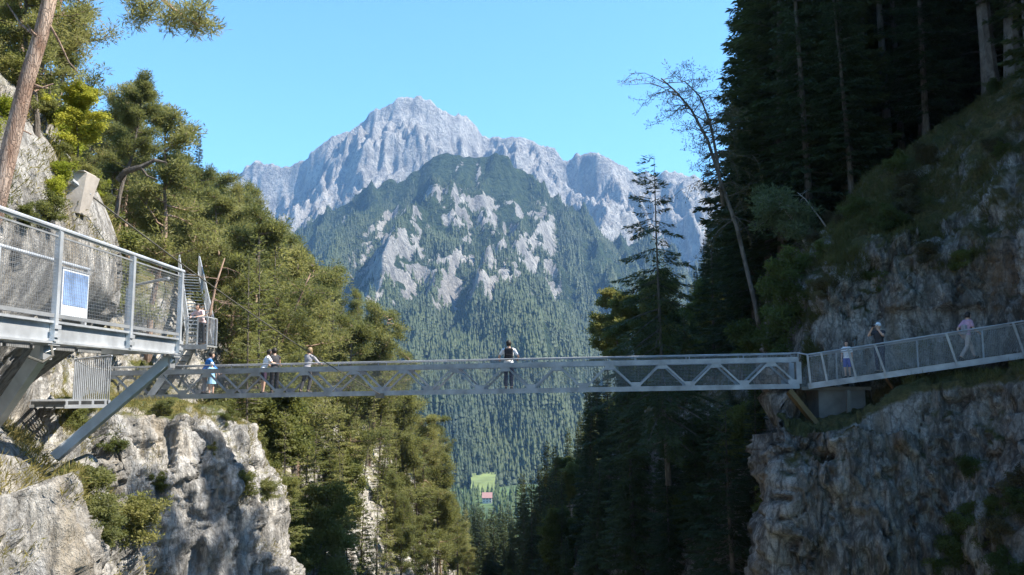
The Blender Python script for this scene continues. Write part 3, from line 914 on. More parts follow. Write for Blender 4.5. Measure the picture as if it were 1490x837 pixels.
def scatter_left(target):
    n = tries = 0
    while n < target and tries < 60000:
        tries += 1
        p, nn = pick(PL, NL, rs)
        x, y, z = p
        if not (11 < y < 168): continue
        px, py = to_px(p)
        if not (-120 < px < 715) or py > 900: continue
        if nn[2] < (0.16 if y > 36 else 0.3): continue
        if y < 33 and (z < 4.0 or px > 215): continue
        if y < 17 and (px > 125 or z < 4.2): continue
        if 30 < y < 50 and abs(px - (300 - (y - 31) * 2.3)) < 60 and z < 7: continue
        if py > 585 and rs.random() < 0.68: continue
        if y > 60 and rs.random() < 0.25: continue
        zone = 'far' if y > 105 else ('low' if py > 575 else ('mid' if px > 315 else 'high'))
        q = rs.random()
        if zone == 'low': kind = 'young_spruce' if q < .22 else ('slim_pine' if q < .42 else ('broad' if q < .52 else 'larch'))
        elif zone == 'high': kind = 'pine' if q < .42 else ('slim_pine' if q < .7 else ('broad' if q < .78 else 'larch'))
        else: kind = 'pine' if q < .26 else ('slim_pine' if q < .52 else ('broad' if q < .58 else 'larch'))
        h = {'pine': 9, 'slim_pine': 9, 'larch': 9.5, 'broad': 5.5, 'young_spruce': 6.5}[kind] * rs.uniform(.7, 1.25)
        if zone == 'low': h *= .85
        sk = np.interp(px, SKYL[:, 0], SKYL[:, 1]) + abs(rs.normal(0, 14))
        top = at(px, sk, y).z
        if 225 < px < 640 and y > 33 and rs.random() < .5 and zone != 'low': h = min(15.5, (top - z) * rs.uniform(.8, 1))
        h = min(h, top - z)
        if h < 2.6 or not free(p, 1.1 + y * .010 + h * .05): continue
        placed.append(p)
        lab, grp = zone_label(kind, zone)
        plant(kind, (x, y, z - .15), h, lab, 'tree', grp, sxy=rs.uniform(.8, 1.15) * min(1.5, max(1.0, 7.5 / h) ** .5), tilt=(rs.normal(0, .05), rs.normal(0, .05)))
        n += 1
    return n

def scatter_right(target):
    n = tries = 0
    while n < target and tries < 60000:
        tries += 1
        p, nn = pick(PR, NR, rs)
        x, y, z = p
        if not (31 < y < 172): continue
        px, py = to_px(p)
        if not (690 < px < 1560) or py > 1000: continue
        gap = 930 < px < 1115 and py > 575 and 33.5 < y < 62
        if nn[2] < (-.08 if gap else 0.12 if y > 45 else .3): continue
        if y < 38 and px > 1180 : continue
        if y < 44 and z < 6.5 and not gap: continue
        if y >= 44 and rs.random() < .25 and not gap: continue
        if y < 42 and px > 1300 and z < 11: continue
        if x > 46: continue
        zone = 'rfar' if y > 105 else ('rlow' if py > 575 else ('rridge' if px > 1060 else 'rmid'))
        q = rs.random()
        if zone == 'rridge': kind = 'spruce' if q < .55 else 'bare_spruce'
        elif zone == 'rlow': kind = 'spruce' if q < .6 else ('broad' if q < .8 else 'young_spruce')
        else: kind = 'spruce' if q < .52 else ('bare_spruce' if q < .64 else 'broad')
        h = {'spruce': 17, 'bare_spruce': 21, 'broad': 8, 'young_spruce': 8}[kind] * rs.uniform(.75, 1.25)
        sk = np.interp(px, SKYR_X, SKYR_Y) + abs(rs.normal(0, 22)) * (1 if px < 1050 else 0)
        if y > 60: h *= .78
        if gap: h = min(h, at(px, rs.uniform(545, 640), y).z - z)
        h = min(h, at(px, sk, y).z - z)
        if h < 3 or not free(p, 1.6 + y * .013): continue
        placed.append(p)
        lab, grp = zone_label(kind, zone)
        cm = {'broad': 'broad_dark' if y < 90 else 'broad', 'young_spruce': 'spruce'}.get(kind)  # the shaded side swaps in the darker leaf and needle colours
        plant(kind, (x, y, z - .2), h, lab, 'tree', grp, crown_mat=cm, sxy=rs.uniform(.85, 1.15) * min(1.6, max(1.0, 12 / h) ** .5) if kind != 'broad' else 1.2, tilt=(rs.normal(0, .03), rs.normal(0, .03)))
        n += 1
    return n
def scatter_hill(target):  # spruces past the right edge are added to keep the cliff in shade
    n = tries = 0
    while n < target and tries < 60000:
        tries += 1
        p, nn = pick(PR, NR, rs)
        x, y, z = p
        if not (17 < y < 52 and 17 < x < 42) or z < 6.5 or x < .62 * y + .5 and z < 12: continue
        px, py = to_px(p)
        if (py > 135 and px < 1500) or not free(p, 2.3): continue
        placed.append(p)
        kind = 'bare_spruce' if rs.random() < .25 else 'spruce'
        if px < 1500: lab, grp = zone_label(kind, 'rridge')
        else: lab, grp = KW[kind] + ' added past the right edge to shade the cliff', KW[kind] + 's added past the right edge for shade'
        plant(kind, (x, y, z - .2), rs.uniform(13, 20), lab, 'tree', grp)
        n += 1
    return n
print('hill', scatter_hill(75))
for k in range(22):
    y_ = rs.uniform(145, 180); gp = at(635 + 5.2 * k, rs.uniform(728, 755), y_); x_ = gp.x; h_ = rs.uniform(13, 17)
    lab = 'dark spruce standing at the gorge mouth below the meadow'
    plant('spruce', (x_, y_, gp.z - h_), h_, lab, 'tree', 'spruces at the gorge mouth')
for px, py, d, h, w in ((1122, 470, 46, 24, 1.1), (1112, 440, 52, 26, .95), (1142, 420, 44, 23, 1.3), (1172, 395, 47, 25, 1.2), (1212, 350, 45, 22, 1.25), (1262, 300, 46, 21, 1.2), (1310, 270, 47, 20, 1.2), (1385, 215, 46, 20, 1.2)):
    p_ = at(px, py, d); lab, grp = zone_label('spruce', 'rridge')
    plant('spruce', p_, h, lab, 'tree', grp, sxy=w); placed.append(np.array(p_))
for px, py, d, h in ((902, 520, 72, 5.5), (930, 540, 66, 5.5), (885, 545, 80, 5), (955, 500, 64, 5)):
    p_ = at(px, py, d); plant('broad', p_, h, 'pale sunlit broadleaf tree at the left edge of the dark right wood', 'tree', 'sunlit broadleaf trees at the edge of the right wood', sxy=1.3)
for x_, y_, z_, h_ in ((16.4, 22.5, 2, 31), (18.6, 24.2, 6, 29), (17.3, 20.2, 2, 28), (21, 22.5, 9, 22)):  # unseen spruces added to cast shadow streaks on the left buttress
    lab, grp = KW['bare_spruce'] + ' added past the right edge to shade the cliff', KW['bare_spruce'] + 's added past the right edge for shade'
    plant('bare_spruce', (x_, y_, z_), h_, lab, 'tree', grp, sxy=.7)
print('left trees', scatter_left(285), 'right trees', scatter_right(230))
GPX, GPY = to_px(PL)
for k, px in enumerate(np.arange(318, 645, 8.5)):
    # the edge of the wood against the mountain
    c = np.argwhere((np.abs(GPX - px) < 5) & (PL[..., 1] > 38) & (PL[..., 1] < 125) & (NL[..., 2] > .1))
    rs.shuffle(c)
    for i, j in c[:60]:
        p = PL[i, j]
        h = (at(px, np.interp(px + 14, SKYL[:, 0], SKYL[:, 1]) + abs(rs.normal(0, 18)), p[1]).z - p[2])
        if 7.5 < h < 15:
            kind = ('larch', 'slim_pine', 'pine', 'larch')[k % 4]
            lab, grp = zone_label(kind, 'mid')
            plant(kind, (p[0], p[1], p[2] - .15), h, lab, 'tree', grp, sxy=rs.uniform(.9, 1.2), tilt=(rs.normal(0, .04), rs.normal(0, .04)))
            placed.append(p)
            break
# ---------------------------------------------------------------- built structures
def lerp(a, b, t): return Vector(a) * (1 - t) + Vector(b) * t

def wire_panel(mb, p, q, up, h, pitch, w):
    """a net of real wires between the lines p-q and p-q + up*h"""
    p, q, up = Vector(p), Vector(q), Vector(up).normalized()
    L = (q - p).length
    d = (q - p).normalized()
    n = max(2, int(L / pitch))
    for i in range(1, n):
        a = p + d * (L * i / n)
        mb.beam(a, a + up * h, w, w, up=d)
    m = max(2, int(h / pitch))
    for j in range(1, m):
        o = up * (h * j / m)
        mb.beam(p + o, q + o, w, w, up=up)

# --- footbridge ---
BL, BR = at(128, 579.5, 32.3), at(1163, 562, 29.6)      # front bottom chord
bdir = (BR - BL).normalized()
bback = Vector((-bdir.y, bdir.x, 0)).normalized()
if bback.y < 0: bback = -bback
BW = 1.15
UPV = Vector((0, 0, 1))
bridge = empty('footbridge', lerp(BL, BR, .5))
tag(bridge, 'long grey steel truss footbridge with wire net sides spanning the gorge', 'footbridge')
def bpt(t, up=0.0, back=0.0): return lerp(BL, BR, t) + UPV * up + bback * back
NP = 14
for back in (0.0, BW):
    m = MB(); m.beam(bpt(0, 0, back), bpt(1, 0, back), .10, .17); m.build('bottom_chord', M['bridge_steel'], bridge)
    m = MB(); m.beam(bpt(0, .92, back), bpt(1, .92, back), .12, .17); m.build('top_chord', M['bridge_steel'], bridge)
    m = MB(); m.tube([bpt(0, 1.14, back), bpt(1, 1.14, back)], .022, 8)
    for i in range(NP + 1): m.beam(bpt(i / NP, 1.005, back), bpt(i / NP, 1.12, back), .02, .03, up=bdir)
    m.build('handrail', M['bridge_steel'], bridge)
    for i in range(NP):
        for a, b in (((i + .04) / NP, (i + .46) / NP), ((i + .96) / NP, (i + .54) / NP)):
            m = MB(); m.beam(bpt(a, .085, back), bpt(b, .835, back), .06, .085, up=bback); m.build('diagonal', M['bridge_steel'], bridge)
    for t in (0, 1):
        m = MB(); m.beam(bpt(t, .086, back), bpt(t, .834, back), .12, .16, up=bdir); m.build('end_post', M['bridge_steel'], bridge)
    m = MB(); wire_panel(m, bpt(0.003, .08, back + (.075 if back == 0 else -.075)), bpt(.997, .08, back + (.075 if back == 0 else -.075)), UPV, 1.03, .05, .003)
    m.build('wire_net', M['wire'], bridge)
m = MB(); m.beam(bpt(0, .03, BW / 2), bpt(1, .03, BW / 2), BW - .12, .04); m.build('deck', M['bridge_steel'], bridge)
m = MB()
for i in range(NP * 2 + 1): m.beam(bpt(i / NP / 2, -.03, .056), bpt(i / NP / 2, -.03, BW - .056), .08, .07)
m.build('cross_beam', M['bridge_steel'], bridge)
for back in (-.042, BW + .042):
    for i in range(NP + 1):
        m = MB(); a = bpt(min(max(i / NP, .008), .992), .155, back); m.beam(a - bdir * .16, a + bdir * .16, .012, .15); m.build('gusset_plate', M['bridge_steel'], bridge)
        if i < NP: m = MB(); a = bpt((i + .5) / NP, .77, back); m.beam(a - bdir * .16, a + bdir * .16, .012, .15); m.build('gusset_plate', M['bridge_steel'], bridge)
m = MB(); c = bpt(.432, -.06, -.055); m.box(c - Vector((.16, .03, .12)), c + Vector((.16, .0, .06))); m.build('clamp_plate', M['cable'], bridge)
m = MB()
for s in (0, BW):
    m.beam(bpt(.022, -.09, s), bpt(.068, -.09, s), .1, .07)
    m.beam(bpt(.024, -.12, s), bpt(.018, -.75, s), .09, .08, up=bdir)
m.build('support_bracket', M['bridge_steel'], bridge)

# --- stay cable and its anchor block ---
blk = at(112, 270, 14.7)
ab = empty('anchor_block', blk + Vector((0, 0, -.9)))
tag(ab, 'tapered concrete anchor block on the left slope holding the stay cable', 'anchor block')
m = MB()
c = blk
top, bot = .26, .15
V8 = []
for z, s, dx in ((-.5, bot, -.05), (.20, top, 0)):
    for sx_, sy_ in ((-1, -1), (1, -1), (1, 1), (-1, 1)):
        V8.append((c.x + dx + sx_ * s * .9, c.y + sy_ * s * .9 + sx_ * .1, c.z + z))
m.add(V8, [(0,3,2,1),(4,5,6,7),(0,1,5,4),(1,2,6,5),(2,3,7,6),(3,0,4,7)])
m.build('block', M['concrete'], ab)
m = MB(); m.box(c + Vector((-.22, -.22, .203)), c + Vector((.22, .22, .22))); m.build('cap', M['concrete'], ab)
m = MB(); m.box(c + Vector((-.4, -.05, -1.2)), c + Vector((.02, .3, -.502))); m.build('footing', M['concrete_dark'], ab)
cab = empty('stay_cable', blk)
tag(cab, 'dark taut stay cable slanting from the anchor block down to the bridge', 'cable')
A_, B_ = blk + Vector((.05, -.30, .02)), bpt(.432, -.02, -.10)
pts = [lerp(A_, B_, t) - UPV * (.22 * 4 * t * (1 - t)) for t in np.linspace(0, 1, 22)]
m = MB(); m.tube(pts, .015, 6); m.build('rope', M['cable'], cab)
m = MB(); m.tube([lerp(pts[0], pts[1], .0), lerp(pts[0], pts[1], .6)], .045, 8); m.build('socket', M['steel'], cab)

# --- viewing platform on the left wall ---
XO, XI, ZF, ZR = -5.52, -6.72, .76, 1.86
PY0, PY1 = 4.0, 13.95
pf = empty('viewing_platform', (XO - .6, 10, ZF))
tag(pf, 'galvanised steel viewing platform with wire net railings fixed to the left rock wall', 'platform')
m = MB()
m.box((XO - .05, PY0, ZF - .27), (XO + .05, PY1, ZF)); m.box((XO + .052, PY0, ZF - .27), (XO + .10, PY1, ZF - .245)); m.box((XO + .052, PY0, ZF - .03), (XO + .10, PY1, ZF - .002))
m.build('edge_beam', M['steel'], pf)
m = MB(); m.box((XI - .05, PY0, ZF - .25), (XI + .05, PY1 + .9, ZF)); m.box((XO - .62, PY0, ZF - .22), (XO - .54, PY1, ZF - .045)); m.build('stringer', M['steel_dull'], pf)
m = MB(); m.box((XI + .052, PY1 - .10, ZF - .26), (XO - .052, PY1, ZF - .002)); m.build('end_beam', M['steel'], pf)
for y in np.arange(PY0 + .35, PY1 - .3, .62):
    m = MB(); m.box((XI + .052, y, ZF - .20), (XO - .052, y + .07, ZF - .047)); m.build('joist', M['steel_dull'], pf)
m = MB()
for y in np.arange(PY0, PY1, .05): m.box((XI + .055, y, ZF - .04), (XO - .055, y + .012, ZF - .004))
for x in np.arange(XI + .06, XO - .06, .12): m.box((x, PY0, ZF - .03), (x + .012, PY1, ZF - .008))
m.build('grating', M['steel_dull'], pf)
posts = [5.95, 8.05, 10.1, 12.1, 13.9]
for y in posts:
    m = MB()
    m.box((XO + .054, y - .035, ZF - .24), (XO + .118, y + .035, ZR - .03))
    for dz in (-.2, -.1): m.box((XO + .1185, y - .075, ZF + dz), (XO + .135, y + .075, ZF + dz + .05))
    m.build('post', M['steel'], pf)
m = MB(); m.tube([(XO + .086, PY0, ZR), (XO + .086, PY1 + .02, ZR)], .034, 10); m.build('handrail', M['steel'], pf)
for a, b in zip(posts[:-1], posts[1:]):
    m = MB()
    z0, z1 = ZF + .06, ZR - .09
    m.beam((XO + .086, a + .036, z0), (XO + .086, b - .036, z0), .03, .045); m.beam((XO + .086, a + .036, z1), (XO + .086, b - .036, z1), .02, .02)
    wire_panel(m, (XO + .086, a + .036, z0), (XO + .086, b - .036, z0), UPV, z1 - z0, .043, .0026)
    m.build('wire_net', M['wire'], pf)
# inner railing against the rock
ip = [8.6, 11.0, 13.35]
for y in ip:
    m = MB(); m.box((XI - .03, y - .03, ZF + .002), (XI + .03, y + .03, ZR - .06)); m.build('post', M['steel'], pf)
m = MB(); m.tube([(XI, PY0, ZR - .04), (XI, 13.42, ZR - .04)], .027, 8); m.build('handrail', M['steel'], pf)
for a, b in zip(ip[:-1], ip[1:]):
    m = MB(); wire_panel(m, (XI, a, ZF + .08), (XI, b, ZF + .08), UPV, .95, .05, .0022); m.build('wire_net', M['wire'], pf)
# end railing
e0, e1 = Vector((XI + .02, 14.78, ZF)), Vector((XO - .16, 14.0, ZF))
for p in (e0,):
    m = MB(); m.beam(p, p + UPV * .93, .055, .055, up=(0, 1, 0)); m.build('post', M['steel'], pf)
m = MB(); m.tube([e0 + UPV * .95, e1 + UPV * 1.0], .024, 8); m.build('handrail', M['steel_dull'], pf)
m = MB(); wire_panel(m, e0 + UPV * .08, e1 + UPV * .08, UPV, .85, .05, .003); m.build('wire_net', M['wire'], pf)
m = MB(); m.add([(XI - .05, 14.0, ZF - .03), (XO - .16, 13.955, ZF - .03), (XI - .05, 14.85, ZF - .03), (XI - .05, 14.0, ZF - .09), (XO - .16, 13.955, ZF - .09), (XI - .05, 14.85, ZF - .09)], [(0,1,2),(3,5,4),(0,3,4,1),(1,4,5,2),(2,5,3,0)])
m.build('corner_plate', M['steel_dull'], pf)
for a, b, w in (((XO, 10.12, ZF - .30), (-6.65, 10.9, -.62), .15), ((XO, 13.86, ZF - .32), (-7.0, 13.25, -1.10), .15), ((XO, 7.0, ZF - .3), (-6.9, 7.4, -.9), .15)):
    m = MB(); m.beam(a, b, w, w, up=(0, 1, 0)); m.build('strut', M['steel'], pf)
    m = MB(); a = Vector(a); m.box(a + Vector((-.09, -.13, .005)), a + Vector((.09, .13, .03))); m.box(a + Vector((-.02, -.1, -.16)), a + Vector((.02, .1, .004))); m.build('bracket', M['steel_dull'], pf)
m = MB(); m.tube([(XO + .12, 10.0, ZF - .30), (XO + .2, 9.9, ZF - .42), (XO + .14, 9.8, ZF - .5), (XO, 9.75, ZF - .44)], .016, 6); m.build('cable_loop', M['cable'], pf)

# --- information board on the inner railing ---
ib = empty('information_board', (XI + .06, 12.95, ZF + .25))
tag(ib, 'blue and white information board mounted on the platform inner railing', 'board')
m = MB(); m.beam((XI + .07, 12.5, 1.36), (XI + .07, 13.28, 1.36), .02, .72); m.build('panel', M['boardwhite'], ib)
m = MB(); m.beam((XI + .083, 12.53, 1.44), (XI + .083, 13.25, 1.44), .004, .50); m.build('print', M['board'], ib)
for zf in (1.735, .985):
    m = MB(); m.beam((XI + .07, 12.48, zf), (XI + .07, 13.3, zf), .035, .025); m.build('frame_rail', M['steel'], ib)

# --- access walkway with vertical bar fence, from the platform to the bridge end ---
aw = empty('access_walkway', (-11, 22, -.4))
tag(aw, 'narrow steel walkway with a fence of pale vertical bars behind the platform', 'walkway')
path = [Vector((-9.7, 19.6, -.34)), Vector((-11.6, 21.6, -.38)), Vector((-14.6, 28.4, -.45)), bpt(0, .03, .55) - bdir * .1]
m = MB()
for a, b in zip(path[:-1], path[1:]):
    n = int((b - a).length / .055)
    s = Vector((b - a)).cross(UPV).normalized() * .46
    for i in range(n):
        p = lerp(a, b, (i + .5) / n); m.beam(p - s, p + s, .014, .035)
    for k in (-.9, -.3, .3, .9): m.beam(a + s * k - UPV * .06, b + s * k - UPV * .06, .05, .08)
    for i in range(0, n, 14):
        p = lerp(a, b, (i + .5) / n) - UPV * .14; m.beam(p - s, p + s, .07, .08)
m.build('deck', M['steel_dull'], aw)
side = lambda a, b: Vector((b - a)).cross(UPV).normalized()
m1, m2 = MB(), MB()
for a, b in zip(path[:-1], path[1:]):
    s = side(a, b) * .5
    m1.beam(a + s - UPV * .08, b + s - UPV * .08, .05, .16)
    n = int((b - a).length / .14)
    for i in range(n):
        p = lerp(a, b, (i + .5) / n) + s
        m2.beam(p, p + UPV * 1.0, .06, .012, up=s)
    m1.tube([a + s + UPV * 1.03, b + s + UPV * 1.03], .024, 6)
m1.build('rail', M['steel'], aw); m2.build('bar', M['steel'], aw)
m = MB(); m.beam(at(96, 598, 30.5), at(137, 563, 31.3), .08, .1); m.build('strut', M['steel'], aw)

# --- steel stairs with landing, left of the bridge ---
ss = empty('steel_stairs', at(290, 503, 33.0))
tag(ss, 'steep galvanised steel stairs with a railed landing above the left bridge end', 'stairs')
Lz = at(290, 503, 33.0).z
lx0, lx1 = at(272, 503, 33).x, at(307, 503, 33).x
m = MB(); m.box((lx0, 32.6, Lz - .06), (lx1, 33.7, Lz)); m.box((lx0, 32.55, Lz - .16), (lx1, 32.598, Lz + .02)); m.build('landing', M['steel_dull'], ss)
for x, y in ((lx0 + .12, 32.62), ((lx0 + lx1) / 2 + .06, 32.62), (lx1 - .03, 32.62), (lx1 - .03, 33.66)):
    m = MB(); m.beam((x, y, Lz + .021), (x, y, Lz + 1.05), .045, .045, up=(0, 1, 0)); m.build('post', M['steel'], ss)
m = MB(); m.tube([(lx0 + .12, 32.62, Lz + 1.07), (lx1 - .03, 32.62, Lz + 1.07), (lx1 - .03, 33.66, Lz + 1.07)], .024, 6); m.build('handrail', M['steel'], ss)
m = MB(); wire_panel(m, (lx0 + .12, 32.62, Lz + .05), (lx1 - .03, 32.62, Lz + .05), UPV, .98, .05, .005); wire_panel(m, (lx1 - .03, 32.64, Lz + .05), (lx1 - .03, 33.64, Lz + .05), UPV, .98, .05, .005); m.build('wire_net', M['wire'], ss)
# lower flight going down to the bridge deck
lo0, lo1 = Vector((lx0 + .02, 32.7, Lz - .05)), Vector((at(216, 580, 32.7).x, 32.7, at(216, 580, 32.7).z))
for dy in (0, .9):
    o = Vector((0, dy, 0))
    m = MB(); m.beam(lo0 + o, lo1 + o, .05, .24, up=(0, 0, 1)); m.build('stringer', M['steel'], ss)
    m = MB()
    m.tube([lo0 + o + UPV * 1.07, lo1 + o + UPV * 1.0], .022, 6)
    for t in (.33, .66): m.beam(lerp(lo0, lo1, t) + o, lerp(lo0, lo1, t) + o + UPV * 1.03, .04, .04, up=(0, 1, 0))
    m.build('handrail', M['steel'], ss)
for i in range(9):
    p = lerp(lo0, lo1, (i + .5) / 9)
    m = MB(); m.box((p.x - .13, 32.726, p.z - .015), (p.x + .13, 33.574, p.z + .015)); m.build('tread', M['steel_dull'], ss)
# upper flight climbing away along the slope
up0, up1 = Vector(((lx0 + lx1) / 2 - .22, 33.75, Lz)), at(274, 398, 43.5)
sd = Vector((up1 - up0)).cross(UPV).normalized()
for s in (-.48, .48):
    m = MB(); m.beam(up0 + sd * s, up1 + sd * s, .05, .24); m.build('stringer', M['steel'], ss)
    m = MB(); m.tube([up0 + sd * s + UPV * 1.05, up1 + sd * s + UPV * 1.05], .024, 6)
    for i in range(7): p = lerp(up0, up1, i / 6) + sd * s; m.beam(p, p + UPV * 1.04, .045, .045, up=sd)
    m.build('handrail', M['steel'], ss)
    m = MB(); wire_panel(m, up0 + sd * s + UPV * .15, up1 + sd * s + UPV * .15, UPV, .85, .06, .006); m.build('wire_net', M['wire'], ss)
for i in range(22):
    p = lerp(up0, up1, (i + .5) / 22)
    m = MB(); m.beam(p - sd * .45, p + sd * .45, .26, .03); m.build('tread', M['steel'], ss)
for x in (lx0 + .1, lx1 - .1):
    m = MB(); m.beam((x, 33.5, Lz - .07), (x - .9, 34.4, Lz - 1.6), .07, .07, up=(0, 1, 0)); m.build('strut', M['steel_dull'], ss)

# --- walkway on the right cliff ---
W0, W1, W2 = at(1176, 562, 29.4), at(1490, 517, 27.2), at(1640, 492, 26.2)
rw = empty('cliff_walkway', lerp(W0, W1, .5))
tag(rw, 'grey steel cliff walkway with leaning railing posts climbing along the right rock face', 'walkway')
wd = (W1 - W0).normalized()
wb = Vector((-wd.y, wd.x, 0)).normalized()
if wb.y < 0: wb = -wb
nodes = [W0, at(1289, 546, 28.6), W1, W2]
m = MB()
for a, b in zip(nodes[:-1], nodes[1:]):
    m.beam(a, b, .08, .20); m.beam(a + wb * 1.1, b + wb * 1.1, .08, .2)
m.build('edge_beam', M['bridge_steel'], rw)
m = MB()
for a, b in zip(nodes[:-1], nodes[1:]): m.beam(a + wb * .55 + UPV * .06, b + wb * .55 + UPV * .06, 1.0, .04)
m.build('deck', M['bridge_steel'], rw)
LEAN = -wb * .10 - wd * .30 + UPV * 1.08
def edge(px):
    best = None
    for a, b in zip(nodes[:-1], nodes[1:]):
        for t in np.linspace(0, 1, 60):
            p = lerp(a, b, t); u = to_px(np.array(p))[0]
            if best is None or abs(u - px) < best[0]: best = (abs(u - px), p)
    return best[1]
pp = []
for px, k in ((1180, .25), (1205, .6), (1247, .8), (1290, 1.1), (1391, 1.0), (1489, 1.0), (1590, 1.0)):
    p = edge(px)
    l = Vector((-wb * .08 - wd * .28 * k)) + UPV * 1.07
    pp.append((p, l))
    m = MB(); m.beam(p + UPV * .0 - wb * .05, p + l - wb * .05, .07, .07, up=wd); m.build('post', M['bridge_steel'], rw)
for px in (1220, 1342, 1440, 1540):
    p = edge(px) + wb * 1.1
    m = MB(); m.beam(p, p + UPV * 1.05, .05, .05, up=wd); m.build('post', M['bridge_steel'], rw)
m = MB(); m.tube([bpt(1, 1.14, 0)] + [p + l - wb * .05 for p, l in pp], .028, 8)
m.tube([p + l * .93 - wb * .05 for p, l in pp], .018, 6)
m.tube([p + wb * 1.1 + UPV * 1.08 for p, l in pp], .026, 8); m.build('handrail', M['bridge_steel'], rw)
m = MB()
for (p, l), (p2, l2) in zip(pp[:-1], pp[1:]):
    h = min(l.length, l2.length) * .92
    n = max(2, int((p2 - p).length / .045))
    for i in range(1, n):
        a = lerp(p, p2, i / n); m.beam(a - wb * .05 + UPV * .1, a + lerp(l, l2, i / n) * .93 - wb * .05, .0038, .0038, up=wd)
    for j in range(1, 22): m.beam(p + l * (.1 + .83 * j / 22) - wb * .05, p2 + l2 * (.1 + .83 * j / 22) - wb * .05, .0038, .0038)
m.build('wire_net', M['wire'], rw)
m = MB()
for (p, l), (p2, l2) in zip(pp[:-1], pp[1:]): wire_panel(m, p + wb * 1.08 + UPV * .1, p2 + wb * 1.08 + UPV * .1, UPV, .95, .055, .004)
m.build('wire_net', M['wire'], rw)
m = MB()
p = edge(1290); m.beam(p - UPV * .1, p + wb * .9 - UPV * 1.0 + wd * .55, .07, .07)
m.build('strut', M['rust'], rw)

# --- abutment under the right bridge end ---
ar = empty('bridge_abutment', at(1222, 622, 29.6))
tag(ar, 'stained concrete abutment under the right end of the bridge', 'abutment')
m = MB(); a, b = at(1196, 622, 29.3), at(1262, 568, 29.3); m.box((a.x, 29.5, a.z - .6), (b.x, 32, b.z)); m.build('pier', M['concrete_dark'], ar)
m = MB(); a2, b2 = at(1166, 570, 29.5), at(1262, 564.5, 29.5); m.box((a2.x, 29.42, b.z + .003), (b2.x + .1, 31.6, b.z + .12)); m.build('bearing_slab', M['concrete_dark'], ar)
m = MB(); m.beam(at(1148, 569, 29.3), at(1196, 628, 28.9), .16, .42, up=(0, 1, 0)); m.build('brace', M['ochre'], ar)
m = MB(); m.beam(at(1234, 568, 29.0), at(1236, 628, 29.0), .12, .1, up=(0, 1, 0)); m.build('post', M['cable'], ar)

# --- house on the valley floor ---
hp = at(709, 722, 842); hp.z = -113
he = empty('house', hp)
tag(he, 'small white house with a red roof by the meadow far below', 'house')
M['house_white'] = simple_mat('white_render', (0.6, 0.58, 0.56), 0.8, 0, 1, .05)
M['roof_red'] = simple_mat('red_tiles', (0.26, 0.14, 0.125), 0.8, 0, 2, .2)
M['glass_dark'] = simple_mat('window_glass', (0.04, 0.05, 0.06), 0.15, 0, 1, .1)
m = MB(); x, y, z = hp; m.box((x - 4.5, y - 5, z), (x + 4.5, y + 5, z + 5.5)); m.add([(x-4.5,y-5,z+5.5),(x-4.5,y+5,z+5.5),(x-4.5,y,z+9.2),(x+4.5,y-5,z+5.5),(x+4.5,y+5,z+5.5),(x+4.5,y,z+9.2)], [(0,1,2),(3,5,4)])
m.build('wall', M['house_white'], he)
m = MB()
for s in (-1, 1): m.add([(x-5,y+s*6,z+5.0),(x+5,y+s*6,z+5.0),(x+5,y,z+9.5),(x-5,y,z+9.5),(x-5,y+s*6,z+5.3),(x+5,y+s*6,z+5.3),(x+5,y,z+9.9),(x-5,y,z+9.9)], [(0,1,2,3),(4,7,6,5),(0,4,5,1),(1,5,6,2),(2,6,7,3),(3,7,4,0)])
m.build('roof', M['roof_red'], he)
for wx in (-3, 0, 3):
    for wz in (1.2, 3.6):
        m = MB(); m.box((x + wx - .5, y - 5.04, z + wz), (x + wx + .5, y - 5.0, z + wz + 1.2)); m.build('window', M['glass_dark'], he)
# ---------------------------------------------------------------- trees that stand out on their own
def tree_from(name, base, label, trunk_mb, bark, blade_sets, leaf, crown_name='crown', cat='tree'):
    e = empty(name, base)
    tag(e, label, cat)
    trunk_mb.build('trunk', M[bark], e, smooth=True)
    if blade_sets:
        V = np.concatenate(blade_sets) - np.array(base)[None]
        link(crown_name, mesh_np('crown', V, np.arange(len(V)).reshape(-1, 4)), M[leaf], e)
    return e

def clumps(C, size, per, ln, wd, r, up=0.3, flat=.8):
    C = np.asarray(C, float)
    b = np.repeat(np.arange(len(C)), per)
    o_ = unit(r.normal(size=(len(b), 3))) * (r.random(len(b)) ** .5 * size)[:, None]
    o_[:, 2] *= flat
    d = unit(o_) * .6 + r.normal(0, .5, o_.shape) + np.array([0, 0, up])
    return blades(C[b] + o_, d, ln * r.uniform(.6, 1.3, len(b)), wd * r.uniform(.7, 1.3, len(b)), r)

def branch_clumps(m, r, pts, rad, C, side=3, L=.5, sub=.35):
    m.tube(pts, [rad * (1 - .8 * i / (len(pts) - 1)) for i in range(len(pts))], 6, cap=False)
    for i in range(1, len(pts)):
        for j in range(side):
            az, el = r.uniform(0, 2 * pi), r.uniform(-.5, .6)
            sp, a2, e2 = limb_pts(r, pts[i], az, el, L * r.uniform(.4, 1.1), 3, .35)
            m.tube(sp, [rad * .32, rad * .25, rad * .18, rad * .1], 4, cap=False)
            C += [sp[-1], sp[-2]]
            for k in range(2):
                s2, _, _ = limb_pts(r, sp[2], a2 + r.uniform(-1.2, 1.2), e2 + r.uniform(-.4, .4), L * sub, 2, .3)
                m.tube(s2, [rad * .15, rad * .1, rad * .06], 4, cap=False); C.append(s2[-1])

